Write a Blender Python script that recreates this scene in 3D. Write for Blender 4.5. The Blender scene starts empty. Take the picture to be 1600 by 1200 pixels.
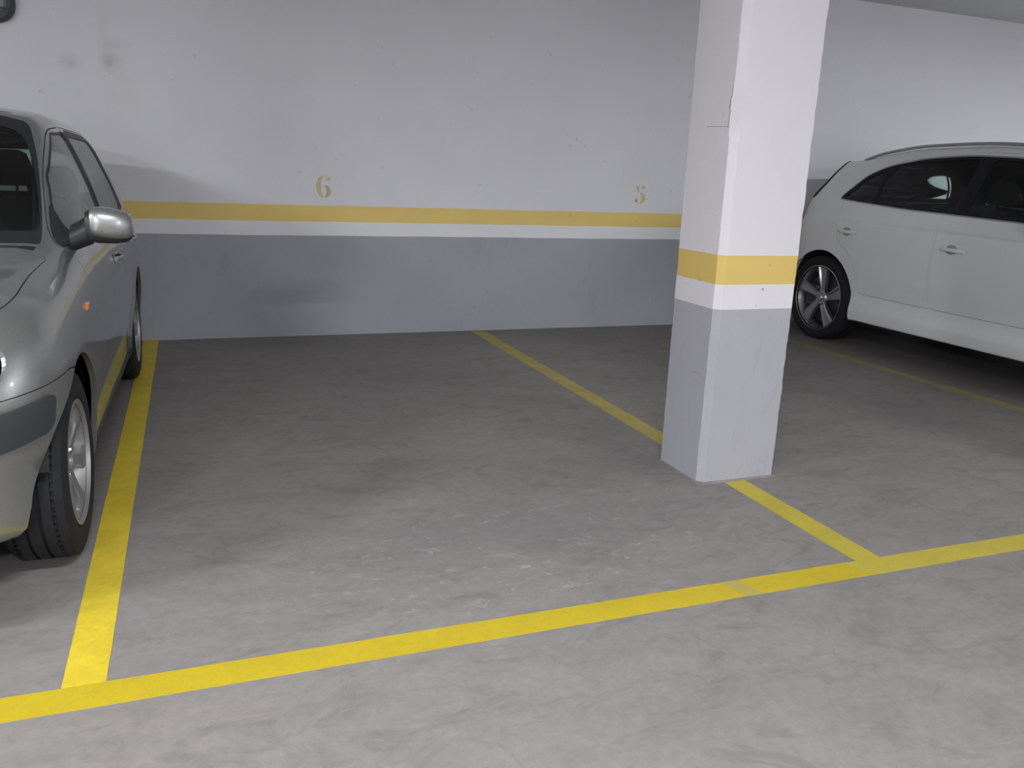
import bpy, math, random
import numpy as np
from mathutils import Vector, Matrix, noise
from mathutils.geometry import delaunay_2d_cdt

random.seed(4)
scene = bpy.context.scene
col = scene.collection
PI = math.pi

# ------------------------------------------------------------------ camera
cam_d = bpy.data.cameras.new('camera')
cam_d.sensor_width = 36.0
cam_d.lens = 1302.35 / 1600 * 36
cam_d.clip_start = 0.02
cam = bpy.data.objects.new('camera', cam_d)
col.objects.link(cam)
fwd = Vector((math.sin(.3733) * math.cos(-.248), math.cos(.3733) * math.cos(-.248), math.sin(-.248)))
rt = Vector((math.cos(.3733), -math.sin(.3733), 0))
upv = rt.cross(fwd)
roll = .0404
R_ = rt * math.cos(roll) + upv * math.sin(roll)
U_ = -rt * math.sin(roll) + upv * math.cos(roll)
M = Matrix((R_, U_, -fwd)).transposed().to_4x4()
M.translation = Vector((.589, -1.738, 1.32))
cam.matrix_world = M
scene.camera = cam

# ------------------------------------------------------------------ world, exposure, garage lamps and added fill lamps
w = bpy.data.worlds.new('world')
scene.world = w
w.use_nodes = True
w.node_tree.nodes['Background'].inputs[0].default_value = (.5, .55, .62, 1)
w.node_tree.nodes['Background'].inputs[1].default_value = .02
scene.view_settings.view_transform = 'Standard'
scene.view_settings.look = 'None'
scene.view_settings.exposure = 1.87
scene.view_settings.gamma = 1.0
scene.view_settings.use_curve_mapping = False
scene.cycles.use_denoising = True
scene.cycles.max_bounces = 8

CEIL = 2.985
LAMPS = [  # x, y, length direction, watts
    (-3.4, -0.8, 0, 68, 'over the aisle before the silver car'),
    (0.9, -1.25, 0, 29, 'over the aisle before the empty bay'),
    (8.6, 0.5, 0, 47, 'over the aisle before the white car'),
    (-2.6, -6.0, 0, 170, 'added to flatten shadows, by the far wall, silver car side'),  # added fill lamp, evens the light on the back wall
    (6.6, -6.4, 0, 130, 'added to flatten shadows, by the far wall, white car side'),  # second added fill lamp, weakens the cast shadows
]


def lamp_light(x, y, rz, watts, parent):
    d = bpy.data.lights.new('tube_light', 'AREA')
    d.shape = 'RECTANGLE'
    d.size = 1.25
    d.size_y = .16
    d.energy = watts
    d.color = (.96, .975, 1.0)
    o = bpy.data.objects.new('tube_light', d)
    col.objects.link(o)
    o.parent = parent
    o.location = (0, 0, -.135)
    return o


# ------------------------------------------------------------------ tagging helpers
def tag(o, label=None, cat=None, group=None, kind=None):
    if label: o['label'] = label
    if cat: o['category'] = cat
    if group: o['group'] = group
    if kind: o['kind'] = kind
    return o


def empty(name, loc=(0, 0, 0), rz=0, parent=None):
    o = bpy.data.objects.new(name, None)
    col.objects.link(o)
    o.location = loc
    o.rotation_euler = (0, 0, rz)
    o.empty_display_size = .1
    if parent: o.parent = parent
    return o


def mesh_obj(name, verts, faces, mat, parent=None, smooth=None, normals=None, mats=None, fmat=None):
    me = bpy.data.meshes.new(name)
    me.from_pydata([tuple(v) for v in verts], [], [tuple(f) for f in faces])
    if mats:
        for m in mats: me.materials.append(m)
        if fmat is not None:
            me.polygons.foreach_set('material_index', fmat)
    else:
        me.materials.append(mat)
    me.update()
    if normals is not None:
        me.polygons.foreach_set('use_smooth', [True] * len(me.polygons))
        me.normals_split_custom_set_from_vertices([tuple(n) for n in normals])
    elif smooth is not None:
        me.polygons.foreach_set('use_smooth', [True] * len(me.polygons))
        me.set_sharp_from_angle(angle=math.radians(smooth))
    o = bpy.data.objects.new(name, me)
    col.objects.link(o)
    if parent: o.parent = parent
    return o


class MB:
    """collects simple shapes into one mesh"""
    def __init__(s): s.v = []; s.f = []

    def add(s, v, f):
        b = len(s.v)
        s.v += [tuple(p) for p in v]
        s.f += [tuple(i + b for i in q) for q in f]
        return s

    def box(s, x0, x1, y0, y1, z0, z1, bev=0.0):
        if bev <= 0:
            v = [(x, y, z) for z in (z0, z1) for y in (y0, y1) for x in (x0, x1)]
            f = [(0, 2, 3, 1), (4, 5, 7, 6), (0, 1, 5, 4), (1, 3, 7, 5), (3, 2, 6, 7), (2, 0, 4, 6)]
            return s.add(v, f)
        b = bev
        c = ((x0 + x1) / 2, (y0 + y1) / 2, (z0 + z1) / 2)
        h = ((x1 - x0) / 2, (y1 - y0) / 2, (z1 - z0) / 2)
        v, idx = [], {}
        for sx in (-1, 1):
            for sy in (-1, 1):
                for sz in (-1, 1):
                    for a in range(3):
                        o = [h[0], h[1], h[2]]
                        for q in range(3):
                            if q != a: o[q] -= b
                        idx[(sx, sy, sz, a)] = len(v)
                        v.append((c[0] + sx * o[0], c[1] + sy * o[1], c[2] + sz * o[2]))
        f = []
        S = (-1, 1)
        for sg in S:
            q = [idx[(sg, y, z, 0)] for y, z in ((-1, -1), (1, -1), (1, 1), (-1, 1))]
            f.append(q if sg > 0 else q[::-1])
            q = [idx[(x, sg, z, 1)] for x, z in ((-1, -1), (-1, 1), (1, 1), (1, -1))]
            f.append(q if sg > 0 else q[::-1])
            q = [idx[(x, y, sg, 2)] for x, y in ((-1, -1), (1, -1), (1, 1), (-1, 1))]
            f.append(q if sg > 0 else q[::-1])
        for a in S:
            for c2 in S:
                q = [idx[(a, c2, -1, 0)], idx[(a, c2, -1, 1)], idx[(a, c2, 1, 1)], idx[(a, c2, 1, 0)]]
                f.append(q if a * c2 > 0 else q[::-1])
                q = [idx[(a, -1, c2, 0)], idx[(a, 1, c2, 0)], idx[(a, 1, c2, 2)], idx[(a, -1, c2, 2)]]
                f.append(q if a * c2 > 0 else q[::-1])
                q = [idx[(-1, a, c2, 1)], idx[(-1, a, c2, 2)], idx[(1, a, c2, 2)], idx[(1, a, c2, 1)]]
                f.append(q if a * c2 > 0 else q[::-1])
                for d in S:
                    q = [idx[(a, c2, d, 0)], idx[(a, c2, d, 1)], idx[(a, c2, d, 2)]]
                    f.append(q if a * c2 * d > 0 else q[::-1])
        return s.add(v, f)

    def tube(s, pts, r, n=10, closed=False):
        pts = [Vector(p) for p in pts]
        v, f = [], []
        N = len(pts)
        ref = Vector((0, 0, 1))
        for i, p in enumerate(pts):
            a = pts[max(i - 1, 0)] if not closed else pts[i - 1]
            b = pts[min(i + 1, N - 1)] if not closed else pts[(i + 1) % N]
            t = (b - a).normalized()
            rr = r[i] if isinstance(r, (list, tuple)) else r
            x = t.cross(ref)
            if x.length < 1e-3: x = t.cross(Vector((1, 0, 0)))
            x.normalize(); y = x.cross(t)
            for k in range(n):
                an = 2 * PI * k / n
                v.append(p + x * math.cos(an) * rr + y * math.sin(an) * rr)
        for i in range(N if closed else N - 1):
            j = (i + 1) % N
            for k in range(n):
                k2 = (k + 1) % n
                f.append((i * n + k, j * n + k, j * n + k2, i * n + k2))
        if not closed:
            f.append(tuple(range(n))); f.append(tuple((N - 1) * n + k for k in range(n))[::-1])
        return s.add(v, f)

    def lathe_x(s, prof, n=64, c=(0, 0, 0), closed=True):
        """profile of (x, r) turned about the X axis"""
        m = len(prof)
        v = [(c[0] + x, c[1] + r * math.cos(2 * PI * k / n), c[2] + r * math.sin(2 * PI * k / n)) for k in range(n) for x, r in prof]
        f = []
        for k in range(n):
            k2 = (k + 1) % n
            for i in range(m if closed else m - 1):
                j = (i + 1) % m
                f.append((k * m + i, k * m + j, k2 * m + j, k2 * m + i))
        return s.add(v, f)

    def loft(s, rings, cap=True):
        n = len(rings[0])
        v = [p for r in rings for p in r]
        f = []
        for i in range(len(rings) - 1):
            for k in range(n):
                k2 = (k + 1) % n
                f.append((i * n + k, i * n + k2, (i + 1) * n + k2, (i + 1) * n + k))
        if cap:
            f.append(tuple(range(n))[::-1]); f.append(tuple((len(rings) - 1) * n + k for k in range(n)))
        return s.add(v, f)

    def obj(s, name, mat, parent=None, smooth=35):
        return mesh_obj(name, s.v, s.f, mat, parent, smooth)


# ------------------------------------------------------------------ materials
def new_mat(name):
    m = bpy.data.materials.new(name)
    m.use_nodes = True
    nt = m.node_tree
    return m, nt, nt.nodes['Principled BSDF']


def simple(name, c, rough=.5, metal=0, coat=0, spec=.5, noise_amt=0, noise_scale=20, emis=None):
    m, nt, b = new_mat(name)
    b.inputs['Base Color'].default_value = (*c, 1)
    b.inputs['Roughness'].default_value = rough
    b.inputs['Metallic'].default_value = metal
    b.inputs['Coat Weight'].default_value = coat
    b.inputs['Coat Roughness'].default_value = .06
    b.inputs['Specular IOR Level'].default_value = spec
    if emis:
        b.inputs['Emission Color'].default_value = (*emis[0], 1)
        b.inputs['Emission Strength'].default_value = emis[1]
    if noise_amt:
        tc = nt.nodes.new('ShaderNodeTexCoord')
        n = nt.nodes.new('ShaderNodeTexNoise'); n.inputs['Scale'].default_value = noise_scale; n.inputs['Detail'].default_value = 6
        nt.links.new(tc.outputs['Object'], n.inputs['Vector'])
        mx = nt.nodes.new('ShaderNodeMix'); mx.data_type = 'RGBA'
        mx.inputs[6].default_value = (*[x * (1 - noise_amt) for x in c], 1)
        mx.inputs[7].default_value = (*[min(1, x * (1 + noise_amt)) for x in c], 1)
        nt.links.new(n.outputs['Fac'], mx.inputs[0]); nt.links.new(mx.outputs[2], b.inputs['Base Color'])
    return m


class NT:
    """small node-building helper"""
    def __init__(s, nt): s.nt = nt

    def n(s, t, **k):
        o = s.nt.nodes.new(t)
        for a, b in k.items(): setattr(o, a, b)
        return o

    def l(s, a, b): s.nt.links.new(a, b)

    def noise(s, vec, scale, detail=4, rough=.55, dist=0):
        o = s.n('ShaderNodeTexNoise')
        o.inputs['Scale'].default_value = scale; o.inputs['Detail'].default_value = detail
        o.inputs['Roughness'].default_value = rough; o.inputs['Distortion'].default_value = dist
        s.l(vec, o.inputs['Vector'])
        return o.outputs['Fac']

    def ramp(s, fac, stops):
        o = s.n('ShaderNodeValToRGB')
        e = o.color_ramp.elements
        while len(e) > len(stops): e.remove(e[-1])
        while len(e) < len(stops): e.new(.5)
        for q, (p, c) in zip(e, stops):
            q.position = p; q.color = (*c, 1) if not isinstance(c, (int, float)) else (c, c, c, 1)
        s.l(fac, o.inputs[0])
        return o.outputs['Color']

    def mix(s, fac, a, b, mode='MIX'):
        o = s.n('ShaderNodeMix'); o.data_type = 'RGBA'; o.blend_type = mode
        for sock, val in ((o.inputs[0], fac), (o.inputs[6], a), (o.inputs[7], b)):
            if isinstance(val, (int, float)): sock.default_value = val if sock.type == 'VALUE' else (val, val, val, 1)
            elif isinstance(val, tuple): sock.default_value = (*val, 1)
            else: s.l(val, sock)
        return o.outputs[2]

    def math(s, op, a, b=0):
        o = s.n('ShaderNodeMath'); o.operation = op
        for i, val in enumerate((a, b)):
            if isinstance(val, (int, float)): o.inputs[i].default_value = val
            else: s.l(val, o.inputs[i])
        return o.outputs[0]

    def scaled(s, vec, sc, loc=(0, 0, 0), rot=(0, 0, 0)):
        o = s.n('ShaderNodeMapping'); o.inputs['Scale'].default_value = sc
        o.inputs['Location'].default_value = loc; o.inputs['Rotation'].default_value = rot
        s.l(vec, o.inputs['Vector'])
        return o.outputs['Vector']

    def blob(s, vec, centre, rad):
        """1 inside a soft ellipsoid, 0 outside"""
        sb = s.n('ShaderNodeVectorMath', operation='SUBTRACT'); s.l(vec, sb.inputs[0]); sb.inputs[1].default_value = centre
        dv = s.n('ShaderNodeVectorMath', operation='DIVIDE'); s.l(sb.outputs[0], dv.inputs[0]); dv.inputs[1].default_value = rad
        ln = s.n('ShaderNodeVectorMath', operation='LENGTH'); s.l(dv.outputs[0], ln.inputs[0])
        return s.ramp(ln.outputs['Value'], [(0, 1.0), (1, 0.0)])

    def bump(s, h, strength, dist, bsdf):
        o = s.n('ShaderNodeBump'); o.inputs['Strength'].default_value = strength; o.inputs['Distance'].default_value = dist
        s.l(h, o.inputs['Height']); s.l(o.outputs[0], bsdf.inputs['Normal'])


def geo_pos(h):
    return h.n('ShaderNodeNewGeometry').outputs['Position']


def mat_floor():
    m, nt, b = new_mat('worn concrete floor')
    h = NT(nt); p = geo_pos(h)
    big = h.noise(p, .9, 5, .6)
    mid = h.noise(h.scaled(p, (1, 1.5, 1), rot=(0, 0, .5)), 1.9, 9, .62, 1.3)
    med = h.noise(h.scaled(p, (1, 1.9, 1), rot=(0, 0, -.4)), 5.5, 7, .62, .9)
    fine = h.noise(p, 30, 8, .7)
    c = h.ramp(mid, [(.30, (.185, .176, .170)), (.48, (.238, .227, .221)), (.70, (.275, .262, .256))])
    c = h.mix(.35, c, h.ramp(med, [(.32, (.165, .158, .153)), (.52, (.24, .229, .223)), (.72, (.295, .28, .272))]))
    c = h.mix(h.ramp(big, [(.35, 0.0), (.68, .45)]), c, (.192, .190, .198))
    c = h.mix(.16, c, h.ramp(fine, [(.3, .12), (.7, .38)]), 'MIX')
    # darker rubbed patches
    dk = h.noise(h.scaled(p, (1.3, 2.4, 1), rot=(0, 0, -.3)), 2.2, 10, .72, 1.6)
    c = h.mix(h.ramp(dk, [(.53, 0.0), (.66, .55)]), c, (.148, .146, .150))
    # fine swirled scuffs
    sw = h.noise(h.scaled(p, (1, 5, 1), rot=(0, 0, .35)), 4.5, 9, .8, 2.0)
    c = h.mix(h.ramp(sw, [(.60, 0.0), (.70, .38)]), c, (.34, .33, .32))
    c = h.mix(h.ramp(sw, [(.30, .40), (.40, 0.0)]), c, (.13, .126, .126))
    # small pale scrapes, densest in the middle of the bay
    sc = h.noise(h.scaled(p, (1, 2.6, 1), rot=(0, 0, .9)), 7.0, 9, .8, 1.2)
    zone = h.blob(p, (1.65, .85, 0), (1.1, .65, 1))
    msk = h.math('MULTIPLY', h.ramp(sc, [(.565, 0.0), (.63, 1.0)]), h.math('ADD', h.math('MULTIPLY', zone, 1.1), .08))
    c = h.mix(msk, c, (.42, .41, .40))
    gz = h.blob(p, (1.75, 1.0, 0), (.95, .40, 1))
    c = h.mix(h.math('MULTIPLY', gz, .5), c, (.165, .17, .18))
    # a wandering crack in the aisle
    vo = h.n('ShaderNodeTexVoronoi'); vo.feature = 'DISTANCE_TO_EDGE'; vo.inputs['Scale'].default_value = 1.25
    wv = h.n('ShaderNodeVectorMath', operation='ADD'); h.l(p, wv.inputs[0])
    nz = h.n('ShaderNodeTexNoise'); nz.inputs['Scale'].default_value = 5; nz.inputs['Detail'].default_value = 6; h.l(p, nz.inputs['Vector'])
    ns = h.n('ShaderNodeVectorMath', operation='SCALE'); h.l(nz.outputs['Color'], ns.inputs[0]); ns.inputs['Scale'].default_value = .25
    h.l(ns.outputs[0], wv.inputs[1]); h.l(wv.outputs[0], vo.inputs['Vector'])
    ck = h.math('MULTIPLY', h.ramp(vo.outputs['Distance'], [(0, 1.0), (.006, 0.0)]), h.math('MULTIPLY', h.ramp(big, [(.42, 0.0), (.58, 1.0)]), .28))
    c = h.mix(ck, c, (.12, .115, .11))
    # soft darker ellipses under the cars
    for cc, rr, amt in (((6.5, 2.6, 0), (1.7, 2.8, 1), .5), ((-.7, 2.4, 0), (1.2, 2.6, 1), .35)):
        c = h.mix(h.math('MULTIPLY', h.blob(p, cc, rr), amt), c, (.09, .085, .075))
    c = h.mix(1.0, c, (.93, .895, .865), 'MULTIPLY')
    h.l(c, b.inputs['Base Color'])
    b.inputs['Roughness'].default_value = .62
    b.inputs['Specular IOR Level'].default_value = .35
    h.bump(h.math('ADD', h.math('MULTIPLY', fine, .5), h.math('MULTIPLY', med, 2)), .22, .004, b)
    return m


def mat_paint(name, c, dirty=.12, stains=False, scuff=0, rough=.7):
    m, nt, b = new_mat(name)
    h = NT(nt); p = geo_pos(h)
    big = h.noise(p, 1.1, 4, .6)
    fine = h.noise(p, 45, 6, .65)
    dark = tuple(x * (1 - dirty) for x in c)
    cc = h.mix(h.ramp(big, [(.3, 0.0), (.7, 1.0)]), dark, c)
    if scuff:
        g = h.noise(h.scaled(p, (1, 1, .35)), 9, 8, .75, .6)
        cc = h.mix(h.ramp(g, [(.56, 0.0), (.70, scuff)]), cc, tuple(x * .72 for x in c))
    sp = h.noise(p, 17, 2, .5)
    cc = h.mix(h.ramp(sp, [(.735, 0.0), (.755, .35)]), cc, tuple(x * .55 for x in c))
    if stains:
        wob = h.noise(p, 9, 5, .6)
        for ctr, rad, amt, sc in (((.15, 4.92, 1.945), (.085, .3, .085), .6, (.40, .36, .27)),
                                  ((.12, 4.92, 2.10), (.06, .3, .30), .3, (.56, .50, .36)),
                                  ((.22, 4.92, 1.75), (.16, .3, .35), .18, (.56, .52, .40)),
                                  ((-.095, 4.92, 1.93), (.09, .3, .07), .6, (.36, .39, .44)),
                                  ((.20, 4.92, 2.06), (.13, .3, .07), .3, (.45, .47, .50))):
            bl = h.math('MULTIPLY', h.blob(p, ctr, rad), h.math('MULTIPLY', h.ramp(wob, [(.3, .2), (.65, 1.0)]), amt))
            cc = h.mix(bl, cc, sc)
    h.l(cc, b.inputs['Base Color'])
    b.inputs['Roughness'].default_value = rough
    b.inputs['Specular IOR Level'].default_value = .3
    h.bump(h.math('ADD', fine, h.math('MULTIPLY', big, 3)), .35, .003, b)
    return m


def mat_line(name, c, wear=.25, patch=None, fade=0.0):
    m, nt, b = new_mat(name)
    h = NT(nt); p = geo_pos(h)
    n1 = h.noise(p, 6, 6, .7)
    n2 = h.noise(p, 60, 4, .6)
    cc = h.mix(h.ramp(n1, [(.35, 0.0), (.7, 1.0)]), tuple(x * (1 - wear) for x in c), c)
    cc = h.mix(h.ramp(n2, [(.5, 0.0), (.78, .35)]), cc, (.27, .25, .12))
    if fade:
        cc = h.mix(h.ramp(h.noise(p, 9, 8, .8), [(.4, fade * .5), (.6, fade)]), cc, (.24, .23, .21))
    if patch:
        q = h.scaled(p, (1, 1, 1), loc=(-patch[0], -patch[1], 0))
        sx = h.n('ShaderNodeSeparateXYZ'); h.l(q, sx.inputs[0])
        d = h.math('ABSOLUTE', h.math('ADD', sx.outputs[0], h.math('MULTIPLY', sx.outputs[1], patch[2])))
        cc = h.mix(h.ramp(d, [(.03, .75), (.036, 0.0)]), cc, (.36, .31, .09))
    h.l(cc, b.inputs['Base Color'])
    b.inputs['Roughness'].default_value = .55
    h.bump(n2, .2, .002, b)
    return m


def mat_glass(name, tint, rough=0.0, ior=1.52, dust_or_glare=0.0):
    m = bpy.data.materials.new(name); m.use_nodes = True
    nt = m.node_tree; nt.nodes.clear(); h = NT(nt)
    out = h.n('ShaderNodeOutputMaterial')
    tr = h.n('ShaderNodeBsdfTransparent'); tr.inputs[0].default_value = (*tint, 1)
    gl = h.n('ShaderNodeBsdfGlossy'); gl.inputs['Roughness'].default_value = rough
    fr = h.n('ShaderNodeFresnel'); fr.inputs['IOR'].default_value = ior
    mx = h.n('ShaderNodeMixShader')
    h.l(fr.outputs[0], mx.inputs[0]); h.l(tr.outputs[0], mx.inputs[1]); h.l(gl.outputs[0], mx.inputs[2])
    if dust_or_glare:
        df = h.n('ShaderNodeBsdfDiffuse'); df.inputs[0].default_value = (.40, .44, .42, 1)
        m2 = h.n('ShaderNodeMixShader'); m2.inputs[0].default_value = dust_or_glare
        h.l(mx.outputs[0], m2.inputs[1]); h.l(df.outputs[0], m2.inputs[2]); h.l(m2.outputs[0], out.inputs[0])
    else:
        h.l(mx.outputs[0], out.inputs[0])
    return m


def mat_carpaint(name, c, metal, rough, coat=1.0, flake=0.0, dust_or_glare=.1):
    m, nt, b = new_mat(name)
    h = NT(nt)
    tc = h.n('ShaderNodeTexCoord').outputs['Object']
    d = h.noise(tc, 3.5, 6, .65)
    base = h.mix(h.ramp(d, [(.4, 0.0), (.75, dust_or_glare)]), c, tuple(x * .7 + .03 for x in c))
    if flake:
        f = h.noise(tc, 900, 1, .5)
        base = h.mix(h.ramp(f, [(.45, 0.0), (.75, flake)]), base, tuple(min(1, x * 1.7) for x in c))
    h.l(base, b.inputs['Base Color'])
    b.inputs['Metallic'].default_value = metal
    b.inputs['Roughness'].default_value = rough
    b.inputs['Coat Weight'].default_value = coat
    b.inputs['Coat Roughness'].default_value = .05
    return m


FLOOR = mat_floor()
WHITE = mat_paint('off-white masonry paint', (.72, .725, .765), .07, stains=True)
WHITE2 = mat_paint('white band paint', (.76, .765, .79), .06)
GREY = mat_paint('grey masonry paint', (.355, .365, .41), .10, scuff=.3)
CWHITE = mat_paint('off-white column paint', (.63, .615, .65), .05)
CGREY = mat_paint('grey column paint', (.36, .36, .395), .08, scuff=.4)
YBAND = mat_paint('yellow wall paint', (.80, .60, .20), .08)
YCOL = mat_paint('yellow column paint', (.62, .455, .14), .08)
CEILM = mat_paint('ceiling paint', (.60, .62, .62), .10)
PLASTER = simple('bare plaster', (.32, .30, .29), .9, noise_amt=.3)
STENCIL = mat_paint('faded yellow stencil paint', (.66, .55, .33), .1, scuff=.8)
YL_FRONT = mat_line('bright yellow floor paint', (.51, .385, .010), .12, patch=(2.265, .345, .22))
YL_RIGHT = mat_line('dull yellow floor paint', (.50, .41, .045), .16)
YL_LEFT = mat_line('ochre yellow floor paint', (.70, .53, .03), .25)
YL_OLD = mat_line('grimy yellow floor paint', (.34, .27, .06), .4, fade=.35)
YL_BACK = mat_line('worn yellow floor paint', (.50, .40, .055), .3, fade=.25)
SILVER = mat_carpaint('silver grey car paint', (.30, .31, .305), .75, .34, flake=.5, dust_or_glare=.25)
SUVWHITE = mat_carpaint('white car paint', (.70, .72, .73), 0.0, .4, dust_or_glare=.1)
BLACKP = simple('black plastic', (.018, .019, .022), .45)
GREYP = simple('dark grey bumper plastic', (.035, .04, .048), .5, noise_amt=.1)
RUBBER = simple('tyre rubber', (.013, .014, .016), .8, spec=.3, noise_amt=.25, noise_scale=30)
GAPM = simple('shut line shadow gap', (.012, .012, .013), .8)
LINER = simple('black wheel liner felt', (.010, .010, .011), .95)
UNDER = simple('dark underbody coating', (.015, .015, .015), .9)
TRIM = simple('dark interior trim', (.028, .028, .030), .8)
SEATM = simple('dark seat fabric', (.022, .022, .026), .9, noise_amt=.2, noise_scale=60)
ALLOY = simple('silver painted alloy', (.36, .36, .355), .42, metal=.8, coat=.4)
ALLOYD = simple('machined grey alloy', (.45, .46, .48), .26, metal=.9, coat=.5)
CHROME = simple('chrome', (.75, .75, .76), .08, metal=1)
STEEL = simple('brake steel', (.10, .10, .105), .45, metal=.8)
RAILM = simple('satin aluminium', (.36, .38, .38), .35, metal=.6)
GLASS = mat_glass('green tinted car glass', (.80, .93, .87))
GLASSG = mat_glass('side glass with strong reflections', (.70, .84, .77), ior=2.3, dust_or_glare=.38)  # pale diffuse film stands in for the wall's reflection
BLACKM = simple('matt black trim', (.012, .012, .014), .65, spec=.25)
GLASSW = mat_glass('green tinted windscreen glass', (.62, .80, .74))
LAMPG = mat_glass('clear lamp lens', (.92, .93, .93))
REDLAMP = simple('red lamp lens', (.35, .01, .012), .12, coat=1)
REFL = simple('lamp reflector', (.72, .73, .74), .18, metal=.9)
AMBER = simple('amber lens', (.62, .20, .05), .2, coat=1)
PLATEW = simple('white number plate', (.75, .75, .74), .35)
LAMPW = simple('white lamp housing', (.75, .76, .77), .5)
TUBEM = simple('lit fluorescent tube', (.9, .92, .95), .4, emis=((.95, .98, 1), 3.0))
DARKBOX = simple('dark grey lamp casing', (.06, .065, .075), .6)
FROST = simple('unlit frosted glass', (.22, .23, .25), .35)

# ------------------------------------------------------------------ structure
D = 4.927
ZT, ZB, ZW = 1.0184, .8949, .7884
XL, XR, YN = -6.5, 10.6, -8.0


def slab(name, x0, x1, y0, y1, z0, z1, mat, parent=None, kind=None):
    o = MB().box(x0, x1, y0, y1, z0, z1).obj(name, mat, parent)
    if kind: o['kind'] = kind
    return o


floor = slab('floor', XL - .2, XR + .2, YN - .2, D + .2, -.2, 0, FLOOR, kind='structure')
ceiling = slab('ceiling', XL - .2, XR + .2, YN - .2, D + .2, CEIL, CEIL + .2, CEILM, kind='structure')


def wobble_strip(name, z0, z1, mat, parent, a0=0.0015, a1=0.0015, x0=XL, x1=XR, seed=0):
    """front skin of the back wall between two slightly hand-painted edges, with thickness"""
    n = int((x1 - x0) / .06)
    v, f = [], []
    for i in range(n + 1):
        x = x0 + (x1 - x0) * i / n
        b = z0 + (a0 * 2 * noise.noise((x * 3.1, z0 * 50, 0)) if z0 > 0 else 0)
        t = z1 + (a1 * 2 * noise.noise((x * 3.1, z1 * 50, 0)) if z1 < CEIL else 0)
        v += [(x, D, b), (x, D, t), (x, D + .2, b), (x, D + .2, t)]
    for i in range(n):
        a = i * 4; c = a + 4
        f += [(a, c, c + 1, a + 1), (a + 1, c + 1, c + 3, a + 3), (a + 2, a + 3, c + 3, c + 2), (a, a + 2, c + 2, c)]
    f += [(0, 1, 3, 2), (n * 4, n * 4 + 2, n * 4 + 3, n * 4 + 1)]
    return mesh_obj(name, v, f, mat, parent)


wall_back = wobble_strip('wall_back', ZT, CEIL, WHITE, None)
wall_back['kind'] = 'structure'
wobble_strip('yellow_band', ZB, ZT, YBAND, wall_back)
wobble_strip('white_band', ZW, ZB, WHITE2, wall_back)
wobble_strip('grey_dado', 0, ZW, GREY, wall_back)


def side_wall(name, x0, x1, y0, y1):
    o = slab(name, x0, x1, y0, y1, ZT, CEIL, WHITE, kind='structure')
    slab('yellow_band', x0, x1, y0, y1, ZB, ZT, YBAND, o)
    slab('white_band', x0, x1, y0, y1, ZW, ZB, WHITE2, o)
    slab('grey_dado', x0, x1, y0, y1, 0, ZW, GREY, o)


side_wall('wall_left', XL - .2, XL, YN, D)
side_wall('wall_right', XR, XR + .2, YN, D)
side_wall('wall_front', XL - .2, XR + .2, YN - .2, YN)


# painted floor lines, each a thin coat of paint lying on the slab
def painted(name, pts, mat, label, h=.0012):
    """pts: four corners (counter-clockwise); long edges are slightly uneven"""
    a, b, c, d = [Vector((*p, 0)) for p in pts]
    n = max(2, int((b - a).length / .04))
    top, v, f = [], [], []
    for i in range(n + 1):
        t = i / n
        p = a.lerp(b, t); q = d.lerp(c, t)
        w_ = (q - p).normalized()
        p = p + w_ * .0016 * noise.noise((p.x * 7, p.y * 7, 1)); q = q + w_ * .0016 * noise.noise((q.x * 7, q.y * 7, 5))
        v += [(p.x, p.y, h), (q.x, q.y, h), (p.x, p.y, 0), (q.x, q.y, 0)]
    for i in range(n):
        s = i * 4; e = s + 4
        f += [(s, e, e + 1, s + 1), (s + 2, e + 2, e, s), (s + 1, e + 1, e + 3, s + 3)]
    f += [(0, 1, 3, 2), (n * 4, n * 4 + 2, n * 4 + 3, n * 4 + 1)]
    o = mesh_obj(name, v, f, mat, floor)
    o['label'] = label
    return o


F0, F1 = .2935, .3992
painted('painted_line', [(XL, F0), (2.80, F0), (2.73, F1), (XL, F1)], YL_FRONT, 'bright yellow line across the front of the empty bay', .0014)
painted('painted_line', [(2.80, F0), (XR, F0), (XR, F1), (2.73, F1)], YL_RIGHT, 'paler yellow front line right of the junction')
painted('painted_line', [(.3306, F1), (.3306 + .012, D), (.2251 + .012, D), (.2251, F1)], YL_LEFT, 'ochre yellow line between the silver car and the empty bay')
painted('painted_line', [(2.9086, F1), (2.9086, 1.215), (2.7969, 1.215), (2.7969, F1)], YL_RIGHT, 'short yellow line in front of the column')
painted('painted_line', [(2.9086, 1.585), (2.9086, D), (2.7969, D), (2.7969, 1.585)], YL_BACK, 'worn yellow line between the column and the back wall')
painted('painted_line', [(5.475, F1), (5.475, D), (5.375, D), (5.375, F1)], YL_OLD, 'grimy faded yellow line beside the white car')


# ------------------------------------------------------------------ column, its arrises chipped
CX0, CX1, CY0, CY1 = 2.6711, 3.0689, 1.231, 1.5698


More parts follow.
